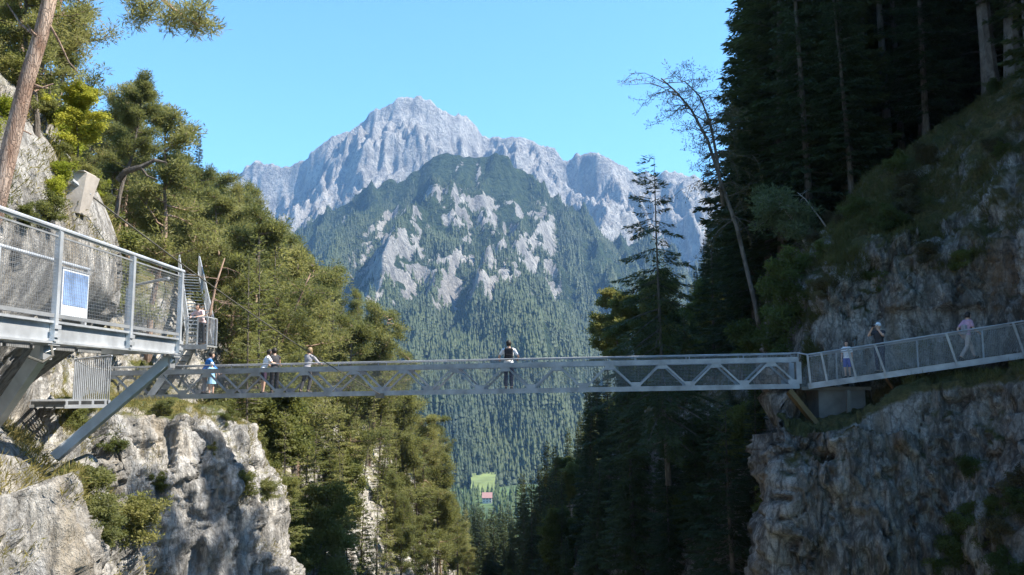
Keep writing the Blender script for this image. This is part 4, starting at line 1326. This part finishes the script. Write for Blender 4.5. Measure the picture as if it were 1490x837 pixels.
def near_bark():
    m, nt, b = new_mat('flaky_pine_bark'); N = NT(nt)
    tc = N.n('ShaderNodeTexCoord')
    v = N.mapping(tc.outputs['Object'], (1, 1, 0.22))
    vo = N.n('ShaderNodeTexVoronoi', feature='DISTANCE_TO_EDGE'); vo.inputs['Scale'].default_value = 30
    nn = N.n('ShaderNodeTexNoise'); nn.inputs['Scale'].default_value = 9; nn.inputs['Detail'].default_value = 6
    N.l(v, nn.inputs['Vector'])
    wv = N.n('ShaderNodeVectorMath', operation='MULTIPLY_ADD'); N.l(nn.outputs['Color'], wv.inputs[0]); wv.inputs[1].default_value = (.18, .18, .18); N.l(v, wv.inputs[2]); N.l(wv.outputs[0], vo.inputs['Vector'])
    cr = N.ramp(vo.outputs['Distance'], [(0.0, 0.0), (0.14, 1.0)])
    c = N.mix(N.ramp(nn.outputs['Fac'], [(.35, 0.), (.65, 1.)]), (.22, .13, .09), (.46, .35, .28))
    c = N.mix(N.math('MULTIPLY', N.math('SUBTRACT', 1.0, cr), .5), c, (.12, .08, .06))
    N.l(c, b.inputs['Base Color']); b.inputs['Roughness'].default_value = .9; b.inputs['Specular IOR Level'].default_value = .15
    N.l(N.bump(N.math('ADD', N.math('MULTIPLY', cr, .4), nn.outputs['Fac']), 1.0, .02), b.inputs['Normal'])
    return m
M['bark_near'] = near_bark()

def near_pine():
    r = np.random.default_rng(301)
    m = MB(); C = []
    D = 11.0
    path = [at(-110, 560, 11.6), at(-70, 440, 11.3), at(-8, 312, D), at(10, 235, D), at(27, 165, D), at(41, 110, D), at(60, 50, D), at(72, 0, D), at(82, -70, D), at(90, -160, D), at(96, -260, D)]
    m.tube(path, [.135, .125, .112, .107, .103, .099, .095, .09, .08, .07, .045], 14)
    for k in range(9):
        t_ = r.uniform(2, 8.5); i_ = int(t_); p_ = lerp(path[i_], path[i_ + 1], t_ - i_); a_ = r.uniform(0, 6.28); l_ = r.uniform(.13, .4)
        m.tube([p_, p_ + Vector((cos(a_) * l_ * .6, sin(a_) * l_ * .6, .02)), p_ + Vector((cos(a_) * l_, sin(a_) * l_, r.uniform(-.08, .1)))], [.03, .018, .008], 6)
    # dead curved twigs on the stem
    for a in ([(66, 25), (86, 60), (100, 90), (113, 105)], [(60, 60), (30, 35), (10, 5)], [(20, 200), (34, 190), (46, 196)], [(40, 120), (62, 128), (78, 122)]):
        m.tube([at(px, py, D + .06 * i) for i, (px, py) in enumerate(a)], [.022, .015, .01, .006][:len(a)], 5, cap=False)
    pts = [at(86, -110, D), at(140, -85, 10.7), at(190, -50, 10.4), at(226, -10, 10.2), at(258, 18, 10.1), at(290, 38, 10.0), at(312, 46, 9.9)]
    m.tube(pts[:4], [.05, .045, .04, .032], 7, cap=False)
    branch_clumps(m, r, pts[3:-1], .03, C, 8, .30, .16)
    sub = [at(232, -2, 10.2), at(212, 12, 10.3), at(203, 25, 10.3)]
    branch_clumps(m, r, sub, .016, C, 4, .2, .12)
    for az in range(12):
        p = path[8 + az % 3]
        lp, _, _ = limb_pts(r, p, r.uniform(0, 6.28), r.uniform(-.2, .5), r.uniform(.8, 1.6), 5, .25)
        if to_px(lp[-1])[0] > 150 and to_px(lp[-1])[1] > 0: continue
        branch_clumps(m, r, lp, .03, C, 4, .4, .2)
    Cn = np.array([c for c in C])
    return tree_from('pine_tree', path[1], 'big leaning pine with reddish bark, its branch hanging into the sky', m, 'bark_near',
                     [clumps(Cn, .13, 46, .085, .011, r)], 'pine')
near_pine()

def crooked_pine():
    b = at(170, 305, 27)
    h = at(192, 108, 27).z - b.z
    e = plant('slim_pine', b, h, 'tall dark pine with a crooked limb behind the anchor block', 'tree', None, i=1, rz=1.0, sxy=1.25, tilt=(0, .08))
    m = MB()
    m.tube([at(172, 262, 27), at(182, 250, 26.9), at(205, 243, 26.8), at(225, 233, 26.8), at(243, 237, 26.7)], [.11, .10, .08, .06, .02], 7)
    m.tube([at(205, 243, 26.8), at(214, 256, 26.7), at(230, 262, 26.6)], [.05, .035, .015], 6)
    mi = e.matrix_basis.inverted() if False else (Matrix.Translation(e.location) @ e.rotation_euler.to_matrix().to_4x4() @ Matrix.Diagonal((*e.scale, 1))).inverted()
    me = bpy.data.meshes.new('limb'); me.from_pydata([tuple(mi @ Vector(v)) for v in m.v], [], m.f)
    link('limb', me, M['bark_grey'], e)
crooked_pine()

for px, pt, pb, d, lab in ((285, 190, 262, 62, 'slender dark spruce spire, taller of the two on the left skyline'),
                           (250, 195, 246, 60, 'slender dark spruce spire, shorter of the two on the left skyline')):
    p = at(px, pb + 60, d)
    plant('spruce', p, at(px, pt, d).z - p.z, lab, 'tree', None, i=px % 4, sxy=.8)
p = at(112, 232, 15.2)
plant('broad', p, 1.25, 'bright yellow-green maple bush glowing on the upper left slope', 'tree', None, crown_mat='maple', i=0, sxy=1.3)

def leaning(name, pts, rad, label, bark, leaf, cl, seed, tw=10, twl=.9, per=40, ln=.2, wd=.04):
    r = np.random.default_rng(seed)
    m = MB(); C = []
    pts = [Vector(p) for p in pts]
    m.tube(pts, [rad * (1 - .75 * i / (len(pts) - 1)) for i in range(len(pts))], 8)
    for k in range(tw):
        t = r.uniform(.25, 1) * (len(pts) - 1.001); i = int(t)
        p = lerp(pts[i], pts[i + 1], t - i)
        lp, a, e_ = limb_pts(r, p, r.uniform(0, 6.28), r.uniform(-.5, .4), twl * r.uniform(.4, 1.2), 4, .3)
        m.tube(lp, [rad * .22, rad * .17, rad * .12, rad * .08, rad * .04], 4, cap=False)
        for q in lp[1:]:
            s2, _, _ = limb_pts(r, q, a + r.uniform(-1.3, 1.3), e_ - .2, twl * .35, 2, .3)
            m.tube(s2, [rad * .09, rad * .06, rad * .03], 4, cap=False)
            C.append(s2[-1]); C.append(s2[1])
    bl = [clumps(C, cl, per, ln, wd, r)] if cl else None
    return tree_from(name, pts[0], label, m, bark, bl, leaf)
leaning('dead_tree', [at(300, 505, 34.5), at(305, 460, 34.6), at(314, 415, 34.8), at(327, 376, 35)], .085, 'bare brown leaning tree trunk right beside the stair landing', 'bark_pine', 'dry', 0, 7, 10, 1.2)
leaning('pine_tree', [at(398, 530, 44), at(408, 500, 44), at(424, 462, 44), at(440, 425, 44), at(452, 398, 44)], .11, 'pine with a reddish leaning trunk above the three people on the bridge', 'bark_pine', 'pine', .34, 8, 16, 1.5, 46)
leaning('dead_tree', [at(1112, 520, 40), at(1098, 440, 40), at(1072, 330, 40), at(1050, 268, 40), at(1030, 205, 40), at(1006, 160, 40), at(984, 134, 40), at(962, 114, 40)], .12,
        'half dead leaning larch with a bent bare top against the sky', 'bark_grey', 'dry', .16, 9, 46, 2.3, 9, .16, .03)
leaning('dead_tree', [at(1052, 300, 40), at(1044, 235, 40), at(1034, 180, 40), at(1018, 140, 40), at(996, 118, 40)], .09,
        'thin sparse larch stem just right of the leaning half dead larch', 'bark_grey', 'dry', .18, 11, 30, 1.7, 10, .16, .03)
leaning('willow_tree', [at(1196, 396, 37.5), at(1176, 362, 37.6), at(1156, 322, 37.8), at(1132, 296, 38), at(1104, 288, 38.2)], .10,
        'grey-green bushy tree on a pale bent trunk leaning left before the dark spruces', 'bark_pale', 'willow', .42, 12, 24, 1.1, 52, .16, .05)
leaning('dead_tree', [at(1215, 350, 37), at(1195, 320, 37.1), at(1172, 290, 37.2), at(1160, 280, 37.3)], .045, 'thin bare dead sapling leaning in front of the dark stand', 'bark_pale', 'dry', 0, 13, 5, .6)
PROTO['sparse_spruce'] = [spruce_proto(18, 5.0, .10, 333, .9, .44, .50, (.32, .06), .3, .15, .8)]
MAT_OF['sparse_spruce'] = ('bark_grey', 'spruce'); PH['sparse_spruce'] = 18; NAME_OF['sparse_spruce'] = 'spruce_tree'
p = at(972, 690, 46)
plant('sparse_spruce', p, at(944, 226, 46).z - p.z, 'sparse gappy spruce with drooping limbs standing alone against the mountain', 'tree', None, i=0, rz=.6, tilt=(0, -.06))
for k, (px, py, d, w, lab) in enumerate(((1443, 132, 37, 1.5, 'thick pale bare trunked spruce, second from the top right corner'),
        (1476, 108, 36, 1.5, 'thick pale bare trunked spruce nearest the top right corner'),
        (1345, 172, 41, 1.0, 'straight pale spruce trunk between the thick and the thinner stems'),
        (1292, 200, 42, .9, 'pale slim spruce trunk rising behind the edge of the mossy slope'),
        (1252, 250, 42, .7, 'thin pale leaning spruce trunk farthest left behind the mossy slope edge'))):
    p = at(px, py + 8, d)
    e = plant('bare_spruce', p, 22, lab, 'tree', None, i=k % 3, sxy=w, tilt=(0, -.03 - .05 * (k == 4)))
    tr = e.children[0]

# ---------------------------------------------------------------- shrubs and grass on the ledges
def scatter_shrubs(Pg, Ng, target, ok, lab, grp, seed, mats, hr=(.5, 1.3)):
    r = np.random.default_rng(seed)
    n = tries = 0
    while n < target and tries < 40000:
        tries += 1
        p, nn = pick(Pg, Ng, r)
        px, py = to_px(p)
        if p[1] < 5 or not ok(px, py, p, nn) or not free(p, .45): continue
        placed.append(p)
        plant('shrub', (p[0], p[1], p[2] - .1), r.uniform(*hr), lab, 'shrub', grp, crown_mat=mats[r.integers(len(mats))], sxy=1.25)
        n += 1
scatter_shrubs(PL, NL, 16, lambda px, py, p, n: -20 < px < 420 and 590 < py < 860 and 8 < p[1] < 34 and n[2] > .22 and not (px < 100 and py < 700), 'leafy shrub growing on a ledge of the left cliff under the bridge', 'shrubs on the left cliff ledges', 5, ['broad', 'pine', 'broad'], (.25, .8))
scatter_shrubs(PL, NL, 13, lambda px, py, p, n: 90 < px < 235 and 590 < py < 870 and 12 < p[1] < 27, 'ragged green shrub in the gully beside the pale left buttress', 'shrubs in the gully of the left cliff', 15, ['broad_dark', 'pine', 'broad'], (.3, .75))
scatter_shrubs(PL, NL, 30, lambda px, py, p, n: -20 < px < 300 and 120 < py < 330 and 10 < p[1] < 30, 'leafy shrub on the sunny rocks beside the anchor block', 'shrubs on the rocks beside the anchor block', 6, ['broad', 'pine', 'maple'], (.3, .7))
scatter_shrubs(PL, NL, 70, lambda px, py, p, n: 300 < px < 690 and 560 < py < 860 and 33 < p[1] < 150, 'pale green shrub among the rocks and trees below the bridge', 'shrubs on the rocky slope below the bridge', 7, ['broad', 'spruce_lit', 'broad', 'pine'], (1.0, 2.6))
scatter_shrubs(PR, NR, 26, lambda px, py, p, n: 1180 < px < 1500 and 130 < py < 480 and n[2] > .3 and p[1] < 46, 'dark low shrub on the mossy slope above the right cliff', 'shrubs on the mossy slope', 8, ['broad_dark', 'dry'], (.4, 1.0))
scatter_shrubs(PR, NR, 16, lambda px, py, p, n: 1360 < px < 1510 and 690 < py < 880, 'dull green shrub clinging to the lower right cliff', 'shrubs on the lower right cliff', 9, ['broad_dark', 'broad_dark', 'dry'], (.4, 1.0))
scatter_shrubs(PR, NR, 60, lambda px, py, p, n: 700 < px < 1190 and 420 < py < 870 and p[1] > 33, 'dark shrub in the shaded undergrowth of the right slope', 'shrubs in the undergrowth of the right slope', 10, ['broad_dark'], (1.0, 2.6))

M['grass_dry'] = leaf_mat('dry_grass', ((0.10, 0.10, 0.025), (0.18, 0.155, 0.045), (0.26, 0.21, 0.075)), .35, 2.0)
M['grass_dark'] = leaf_mat('moss_grass', ((0.06, 0.062, 0.018), (0.11, 0.10, 0.034), (0.16, 0.125, 0.045)), .25, 2.0)
def grass(Pg, Ng, n, ok, name, label, mat, seed, ln=.22, wd=.02):
    r = np.random.default_rng(seed)
    i = r.integers(0, Pg.shape[0] - 1, n * 30); j = r.integers(0, Pg.shape[1] - 1, n * 30)
    f = r.random((2, n * 30, 1))
    P = Pg[i, j] * (1 - f[0]) * (1 - f[1]) + Pg[i + 1, j] * f[0] * (1 - f[1]) + Pg[i, j + 1] * (1 - f[0]) * f[1] + Pg[i + 1, j + 1] * f[0] * f[1]
    N_ = Ng[i, j]
    px, py = to_px(P)
    pat = fbm(P[:, 0] * .9, P[:, 1] * .9, P[:, 2] * .9, 3, seed)
    k = ok(px, py, P, N_) & (P[:, 1] > 4) & (pat + .5 * (N_[:, 2] - .5) > .02)
    P, N_ = P[k][:n], N_[k][:n]
    b = np.repeat(np.arange(len(P)), 9)
    base = P[b] + r.normal(0, .06, (len(b), 3)) - N_[b] * .02
    d = N_[b] * .5 + r.normal(0, .45, (len(b), 3)) + np.array([0, 0, .55])
    V = blades(base, d, ln * r.uniform(.5, 1.5, len(b)), wd * r.uniform(.7, 1.4, len(b)), r)
    tag(link(name, mesh_np(name, V, np.arange(len(V)).reshape(-1, 4)), M[mat]), label, 'grass', kind='stuff')
grass(PL, NL, 5000, lambda px, py, P, N_: (px > -30) & (px < 420) & (py > 60) & (py < 850) & (P[:, 1] < 36) & (N_[:, 2] > np.where((px > 70) & (px < 240), .10, .24)), 'grass', 'ochre dry grass on the ledges of the left cliff', 'grass_dry', 61, .13, .013)
grass(PR, NR, 11000, lambda px, py, P, N_: (px > 1170) & (px < 1520) & (py > 80) & (py < 560) & (P[:, 1] < 50) & (N_[:, 2] > .33), 'mossy_grass', 'dark brownish grass on the slope above the right cliff', 'grass_dark', 62, .2, .016)

# weathered post on the mossy slope
pp_ = at(1436, 335, 31.2)
wp = empty('wooden_post', pp_)
tag(wp, 'weathered wooden post leaning on the mossy slope above the right cliff', 'post')
m = MB(); m.tube([pp_ - UPV * .3, pp_ + Vector((-.1, 0, .6)), at(1429, 286, 31.1)], [.07, .065, .05], 8); m.build('shaft', M['bark_grey'], wp)
# ---------------------------------------------------------------- people
M['skin'] = simple_mat('skin', (0.52, 0.32, 0.23), .55, 0, 20, .08)
M['hair_dark'] = simple_mat('dark_hair', (0.02, 0.015, 0.012), .6, 0, 60, .3)
M['hair_fair'] = simple_mat('fair_hair', (0.22, 0.15, 0.08), .6, 0, 60, .3)
M['eye'] = simple_mat('eye', (0.03, 0.025, 0.02), .2, 0, 5, .1)
def cloth(name, c): M[name] = simple_mat(name, c, .85, 0, 12, .12, .004, .2)
cloth('white_cloth', (.74, .74, .76)); cloth('navy_cloth', (.03, .038, .07)); cloth('black_cloth', (.018, .018, .022)); cloth('plum_cloth', (.05, .03, .06))
cloth('grey_cloth', (.30, .29, .31)); cloth('pink_cloth', (.46, .29, .38)); cloth('beige_cloth', (.42, .36, .33)); cloth('blue_cloth', (.04, .17, .46))
cloth('sky_cloth', (.28, .50, .72)); cloth('rose_cloth', (.70, .52, .52)); cloth('cobalt_cloth', (.07, .10, .36)); cloth('shoe', (.05, .045, .04)); cloth('charcoal_cloth', (.05, .05, .055))

def person(loc, rz, H, label, shirt, legs, hair='hair_dark', lean=0.0, joints=None, sleeve=.55, shorts=False, shirt_hem=.86, cap=None, dress=False, headturn=0.0):
    e = empty('person', loc, rz)
    e.scale = (H / 1.75,) * 3
    tag(e, label, 'person')
    J = dict(pel=(0, 0, .95), chest=(0, .01, 1.28), neck=(0, 0, 1.475), head=(0, .02, 1.62))
    for s, n in ((-1, 'l'), (1, 'r')):
        J.update({'hip' + n: (s * .088, 0, .92), 'kne' + n: (s * .10, .02, .50), 'ank' + n: (s * .10, -.02, .085), 'toe' + n: (s * .12, .15, .035),
                  'sho' + n: (s * .175, 0, 1.415), 'elb' + n: (s * .23, -.03, 1.13), 'wri' + n: (s * .235, .06, .90)})
    up = ('chest', 'neck', 'head', 'shol', 'shor', 'elbl', 'elbr', 'wril', 'wrir')
    J = {k: Vector(v) for k, v in J.items()}
    R = Matrix.Rotation(-lean, 4, 'X')
    for k in up: J[k] = R @ (J[k] - J['pel']) + J['pel']
    for k, v in (joints or {}).items(): J[k] = Vector(v)
    R3 = R.to_3x3()
    def finish(m, name, mat, vox):
        me = bpy.data.meshes.new(name); me.from_pydata(m.v, [], m.f)
        o = link(name, me, M[mat], e)
        r = o.modifiers.new('remesh', 'REMESH'); r.mode = 'VOXEL'; r.voxel_size = vox; r.use_smooth_shade = True
        s = o.modifiers.new('smooth', 'SMOOTH'); s.iterations = 3; s.factor = .5
        return o
    def torso(m, k, hem=None):
        m.ell(J['pel'] + Vector((0, -.01, -.01)), (.165 * k, .115 * k, .125 * k))
        m.ell((J['pel'] + J['chest']) / 2 + Vector((0, 0, .0)), (.148 * k, .105 * k, .19 * k), rot=R3)
        m.ell(J['chest'], (.172 * k, .118 * k, .19 * k), rot=R3)
        m.tube([J['shol'], J['chest'] * .45 + J['neck'] * .55, J['shor']], [.062 * k, .085 * k, .062 * k], 10)
    m = MB(); torso(m, 1.0)
    m.tube([J['neck'] - R3 @ Vector((0, 0, .06)), J['head'] - R3 @ Vector((0, .01, .05))], [.066, .054], 10)
    Rh = R3 @ Matrix.Rotation(headturn, 3, 'Z')
    Rh = Matrix.Rotation(lean * .6, 3, 'X') @ Rh
    h = J['head']
    m.ell(h, (.076, .096, .115), 14, 10, Rh)
    m.ell(h + Rh @ Vector((0, .035, -.065)), (.052, .058, .055), 10, 8, Rh)
    m.ell(h + Rh @ Vector((0, .102, -.018)), (.014, .022, .024), 8, 6, Rh)
    for s in (-1, 1): m.ell(h + Rh @ Vector((s * .078, -.005, -.012)), (.012, .022, .032), 8, 6, Rh)
    m.ell(h + Rh @ Vector((0, .088, -.068)), (.024, .012, .009), 8, 6, Rh)
    for n, s in (('l', -1), ('r', 1)):
        m.tube([J['hip' + n], J['hip' + n] * .5 + J['kne' + n] * .5, J['kne' + n]], [.085, .076, .056], 10)
        c = J['kne' + n] * .62 + J['ank' + n] * .38
        m.tube([J['kne' + n], c, J['ank' + n]], [.054, .057, .036], 10)
        f = (J['toe' + n] - J['ank' + n])
        m.tube([J['ank' + n] + Vector((0, -.03, -.035)) - f * .15, J['ank' + n] + f * .35 + Vector((0, 0, -.02)), J['toe' + n]], [.042, .046, .032], 10)
        m.tube([J['sho' + n], J['elb' + n]], [.052, .040], 10)
        m.tube([J['elb' + n], J['elb' + n] * .65 + J['wri' + n] * .35, J['wri' + n]], [.039, .040, .026], 10)
        d = (J['wri' + n] - J['elb' + n]).normalized()
        side = d.cross(Vector((0, 0, 1)))
        if side.length < .2: side = Vector((0, 1, 0))
        side.normalize(); nrm = side.cross(d).normalized()
        pc = J['wri' + n] + d * .045
        m.ell(pc, (.040, .018, .052), 10, 8, Matrix((side, nrm, d)).transposed())
        for q, (o_, l_) in enumerate(((-.028, .068), (-.009, .080), (.010, .075), (.028, .058))):
            a = pc + side * o_ + d * .035
            b = a + d * l_ * .5 - nrm * .006
            m.tube([a, b, b + d * l_ * .42 - nrm * .022], [.0095, .009, .008], 6)
        a = pc - side * .030 - d * .02
        m.tube([a, a - side * .028 + d * .03, a - side * .034 + d * .062 - nrm * .012], [.012, .0105, .009], 6)
    finish(m, 'body', 'skin', .0095)
    for s in (-1, 1):
        m = MB(); m.ell(h + Rh @ Vector((s * .031, .089, .010)), (.011, .006, .007), 8, 6, Rh)
        me = bpy.data.meshes.new('eye'); me.from_pydata(m.v, [], m.f); link('eye', me, M['eye'], e)
    # clothes follow the body a centimetre or so outside it
    m = MB(); torso(m, 1.09)
    if dress:
        m.tube([J['pel'] + Vector((0, 0, .12)), J['pel'] - Vector((0, 0, .1)), J['pel'] - Vector((0, 0, .38))], [.15, .19, .25], 14)
    for n in 'lr':
        q = J['sho' + n].lerp(J['elb' + n], min(1, sleeve * 1.3))
        m.tube([J['sho' + n], q], [.068, .058], 10)
        if sleeve > .8: m.tube([J['elb' + n], J['wri' + n].lerp(J['elb' + n], .1)], [.056, .042], 10)
    finish(m, 'dress' if dress else 'shirt', shirt, .012)
    if not dress:
        m = MB(); m.ell(J['pel'] + Vector((0, -.01, -.03)), (.172, .126, .135))
        for n in 'lr':
            kn = J['kne' + n]
            m.tube([J['hip' + n], J['hip' + n].lerp(kn, .5), J['hip' + n].lerp(kn, .96)], [.103, .095, .080 if shorts else .074], 10)
            if not shorts: m.tube([kn, kn.lerp(J['ank' + n], .4), J['ank' + n].lerp(kn, .08)], [.074, .074, .062], 10)
        finish(m, 'shorts' if shorts else 'trousers', legs, .012)
    for n in 'lr':
        m = MB(); f = (J['toe' + n] - J['ank' + n])
        m.tube([J['ank' + n] + Vector((0, -.03, -.037)) - f * .2, J['ank' + n] + f * .4 + Vector((0, 0, -.022)), J['toe' + n] + f * .08], [.049, .053, .038], 10)
        finish(m, 'shoe', 'shoe', .012)
    m = MB()
    if cap:
        m.ell(h + Rh @ Vector((0, -.008, .035)), (.090, .110, .098), 14, 9, Rh)
        m.ell(h + Rh @ Vector((0, .10, .045)), (.075, .085, .010), 12, 6, Rh)
        me = bpy.data.meshes.new('hat'); me.from_pydata(m.v, [], m.f); link('hat', me, M[cap], e)
    else:
        v0 = MB(); v0.ell((0, -.014, .018), (.084, .100, .112), 20, 14)
        keep = [f for f in v0.f if not (sum(v0.v[i][1] for i in f) / len(f) > .018 and sum(v0.v[i][2] for i in f) / len(f) < .058) and sum(v0.v[i][2] for i in f) / len(f) > -.075]
        me = bpy.data.meshes.new('hair'); me.from_pydata([tuple(h + Rh @ Vector(p)) for p in v0.v], [], keep)
        o = link('hair', me, M[hair], e)
        sm = o.modifiers.new('solid', 'SOLIDIFY'); sm.thickness = .012; sm.offset = 1
        me.polygons.foreach_set('use_smooth', [True] * len(me.polygons))
    return e

def backpack(loc, rz, H, label, mat, sc=1.0):
    """loc: wearer's feet; sits against the wearer's back"""
    e = empty('backpack', loc, rz); e.scale = (H / 1.75,) * 3
    tag(e, label, 'backpack')
    def fin(m, n, mat_, bev=.03):
        me = bpy.data.meshes.new(n); me.from_pydata(m.v, [], m.f); o = link(n, me, M[mat_], e)
        b = o.modifiers.new('bevel', 'BEVEL'); b.width = bev; b.segments = 3
        return o
    m = MB(); m.box((-.155 * sc, -.30, 1.04), (.155 * sc, -.128, 1.46)); fin(m, 'bag', mat, .05)
    m = MB(); m.box((-.115 * sc, -.345, 1.07), (.115 * sc, -.302, 1.24)); fin(m, 'pocket', mat, .015)
    for s in (-1, 1):
        m = MB(); m.tube([(s * .11, -.14, 1.44), (s * .12, -.02, 1.495), (s * .125, .115, 1.40), (s * .13, .135, 1.28), (s * .15, .02, 1.10), (s * .14, -.14, 1.08)], .018, 6); 
        me = bpy.data.meshes.new('strap'); me.from_pydata(m.v, [], m.f); link('strap', me, M[mat], e)
    return e

DK = UPV * .052
def on_bridge(px, back=.55):
    best = min(np.linspace(0, 1, 800), key=lambda t: abs(to_px(np.array(bpt(t, .05, back)))[0] - px))
    return bpt(best, 0, back) + DK
R90 = radians(90)
# hands on the far rail
def railhands(w=.30, fy=.46, z=1.10): return dict(wril=(-w, fy - .06, z), wrir=(w, fy - .06, z), elbl=(-w - .02, .12, 1.16), elbr=(w + .02, .12, 1.16))
p = on_bridge(740, .62)
person(p, 0, 1.80, 'man in a white shirt with a black backpack, seen from behind at mid bridge', 'white_cloth', 'navy_cloth', joints=railhands(.33, .40, 1.08))
backpack(p, 0, 1.80, 'black backpack worn by the man standing at mid bridge', 'black_cloth')
person(on_bridge(382, .5), -R90 + .5, 1.70, 'person in a white shirt and dark shorts leaning forward on the bridge', 'white_cloth', 'plum_cloth', lean=.30, shorts=True, sleeve=.6,
       joints=dict(wrir=(.22, .52, 1.12), elbr=(.25, .26, 1.18), wril=(-.16, .50, 1.02), elbl=(-.24, .24, 1.10)))
person(on_bridge(399, .62), R90 - .9, 1.72, 'person in dark clothes with pale sleeves beside the white shirted one', 'charcoal_cloth', 'black_cloth', lean=.12, sleeve=.3,
       joints=dict(wrir=(.15, .40, 1.10), elbr=(.25, .16, 1.14), wril=(-.15, .40, 1.10), elbl=(-.25, .16, 1.14)))
person(on_bridge(446, .55), -.5, 1.72, 'person in a grey top and dark trousers leaning on the bridge rail alone', 'grey_cloth', 'charcoal_cloth', hair='hair_fair', lean=.22, sleeve=1.0,
       joints=dict(wrir=(.18, .55, 1.12), elbr=(.27, .30, 1.16), wril=(-.10, .55, 1.12), elbl=(-.25, .30, 1.15), kner=(.10, .10, .50), ankl=(-.10, -.22, .10), knel=(-.10, -.04, .50), toel=(-.11, -.07, .04)))
person(on_bridge(296, .45), -R90 * .7, 1.66, 'adult in a bright blue jacket bending near the left bridge end', 'blue_cloth', 'grey_cloth', lean=.35, sleeve=1.0,
       joints=dict(wrir=(.2, .52, .92), elbr=(.26, .32, 1.10), wril=(-.2, .5, .9), elbl=(-.26, .3, 1.08)))
person(on_bridge(307, .35), R90 * .4, 1.22, 'small child in a light blue dress and white hat near the left bridge end', 'sky_cloth', 'sky_cloth', cap='white_cloth', dress=True, sleeve=.5)
lp = Vector((at(292, 503, 33.1).x, 33.12, Lz + .002))
person(lp, radians(180) - .3, 1.68, 'person in a pale rose shirt leaning over the railing of the stair landing', 'rose_cloth', 'charcoal_cloth', lean=.42, sleeve=.7,
       joints=dict(wrir=(.16, .50, 1.13), elbr=(.30, .30, 1.18), wril=(-.16, .50, 1.13), elbl=(-.30, .30, 1.18)))
def on_walk(px, back=.5):
    q = edge(px) + wb * back
    return q + UPV * .082
person(on_walk(1234), 2.6, 1.28, 'child in a white top and blue shorts on the lower end of the cliff walkway', 'white_cloth', 'cobalt_cloth', shorts=True)
q = on_walk(1283, .45)
person(q, 2.2, 1.74, 'person with a white cap raising a small camera by a walkway post', 'charcoal_cloth', 'navy_cloth', cap='white_cloth', sleeve=.5,
       joints=dict(wrir=(.07, .26, 1.55), elbr=(.27, .20, 1.28), wril=(-.09, .26, 1.54), elbl=(-.27, .2, 1.27)))
cq = Matrix.Translation(q) @ Matrix.Rotation(2.2, 4, 'Z')
ce = empty('camera_in_hands', cq @ Vector((0, .34, 1.60)), 2.2); ce.name = 'pocket_camera'
tag(ce, 'small camera held up by the person with the white cap', 'camera')
m = MB(); m.box((-.06, -.02, -.035), (.06, .02, .035)); me = bpy.data.meshes.new('case'); me.from_pydata(m.v, [], m.f); link('case', me, M['charcoal_cloth'], ce)
m = MB(); m.tube([(0, .02, 0), (0, .05, 0)], .024, 10); me = bpy.data.meshes.new('lens'); me.from_pydata(m.v, [], m.f); link('lens', me, M['black_cloth'], ce)
q = on_walk(1414, .5)
person(q, -R90 + .15, 1.62, 'person in a pink top and light trousers striding up the cliff walkway', 'pink_cloth', 'beige_cloth', hair='hair_dark', lean=.12, sleeve=.6,
       joints=dict(hipl=(-.09, 0, .90), hipr=(.09, 0, .90), knel=(-.10, .24, .56), ankl=(-.10, .34, .17), toel=(-.11, .50, .14), kner=(.10, -.08, .50), ankr=(.10, -.36, .12), toer=(.11, -.21, -.01),
                   elbl=(-.26, -.16, 1.14), wril=(-.22, -.06, .92), elbr=(.25, .10, 1.14), wrir=(.21, .30, 1.02)))
backpack(q + Vector((.10, 0, -.06)), -R90 + .15, 1.50, 'small pale backpack on the person striding up the walkway', 'grey_cloth', .72)
# ---------------------------------------------------------------- haze between here and the mountains
def build_haze():
    m = bpy.data.materials.new('valley_haze')
    m.use_nodes = True
    nt = m.node_tree
    for x in list(nt.nodes):
        if x.type != 'OUTPUT_MATERIAL': nt.nodes.remove(x)
    pv = nt.nodes.new('ShaderNodeVolumePrincipled')
    pv.inputs['Color'].default_value = (0.30, 0.57, 1.0, 1)
    pv.inputs['Density'].default_value = HAZE
    pv.inputs['Anisotropy'].default_value = 0.0
    nt.links.new(pv.outputs[0], nt.nodes['Material Output'].inputs['Volume'])
    b = MB(); b.box((-6100, -3100, -115), (6100, 7100, 1420))
    tag(b.build('haze', m), 'pale blue valley haze', 'haze', kind='stuff')
HAZE = 0.00008
build_haze()
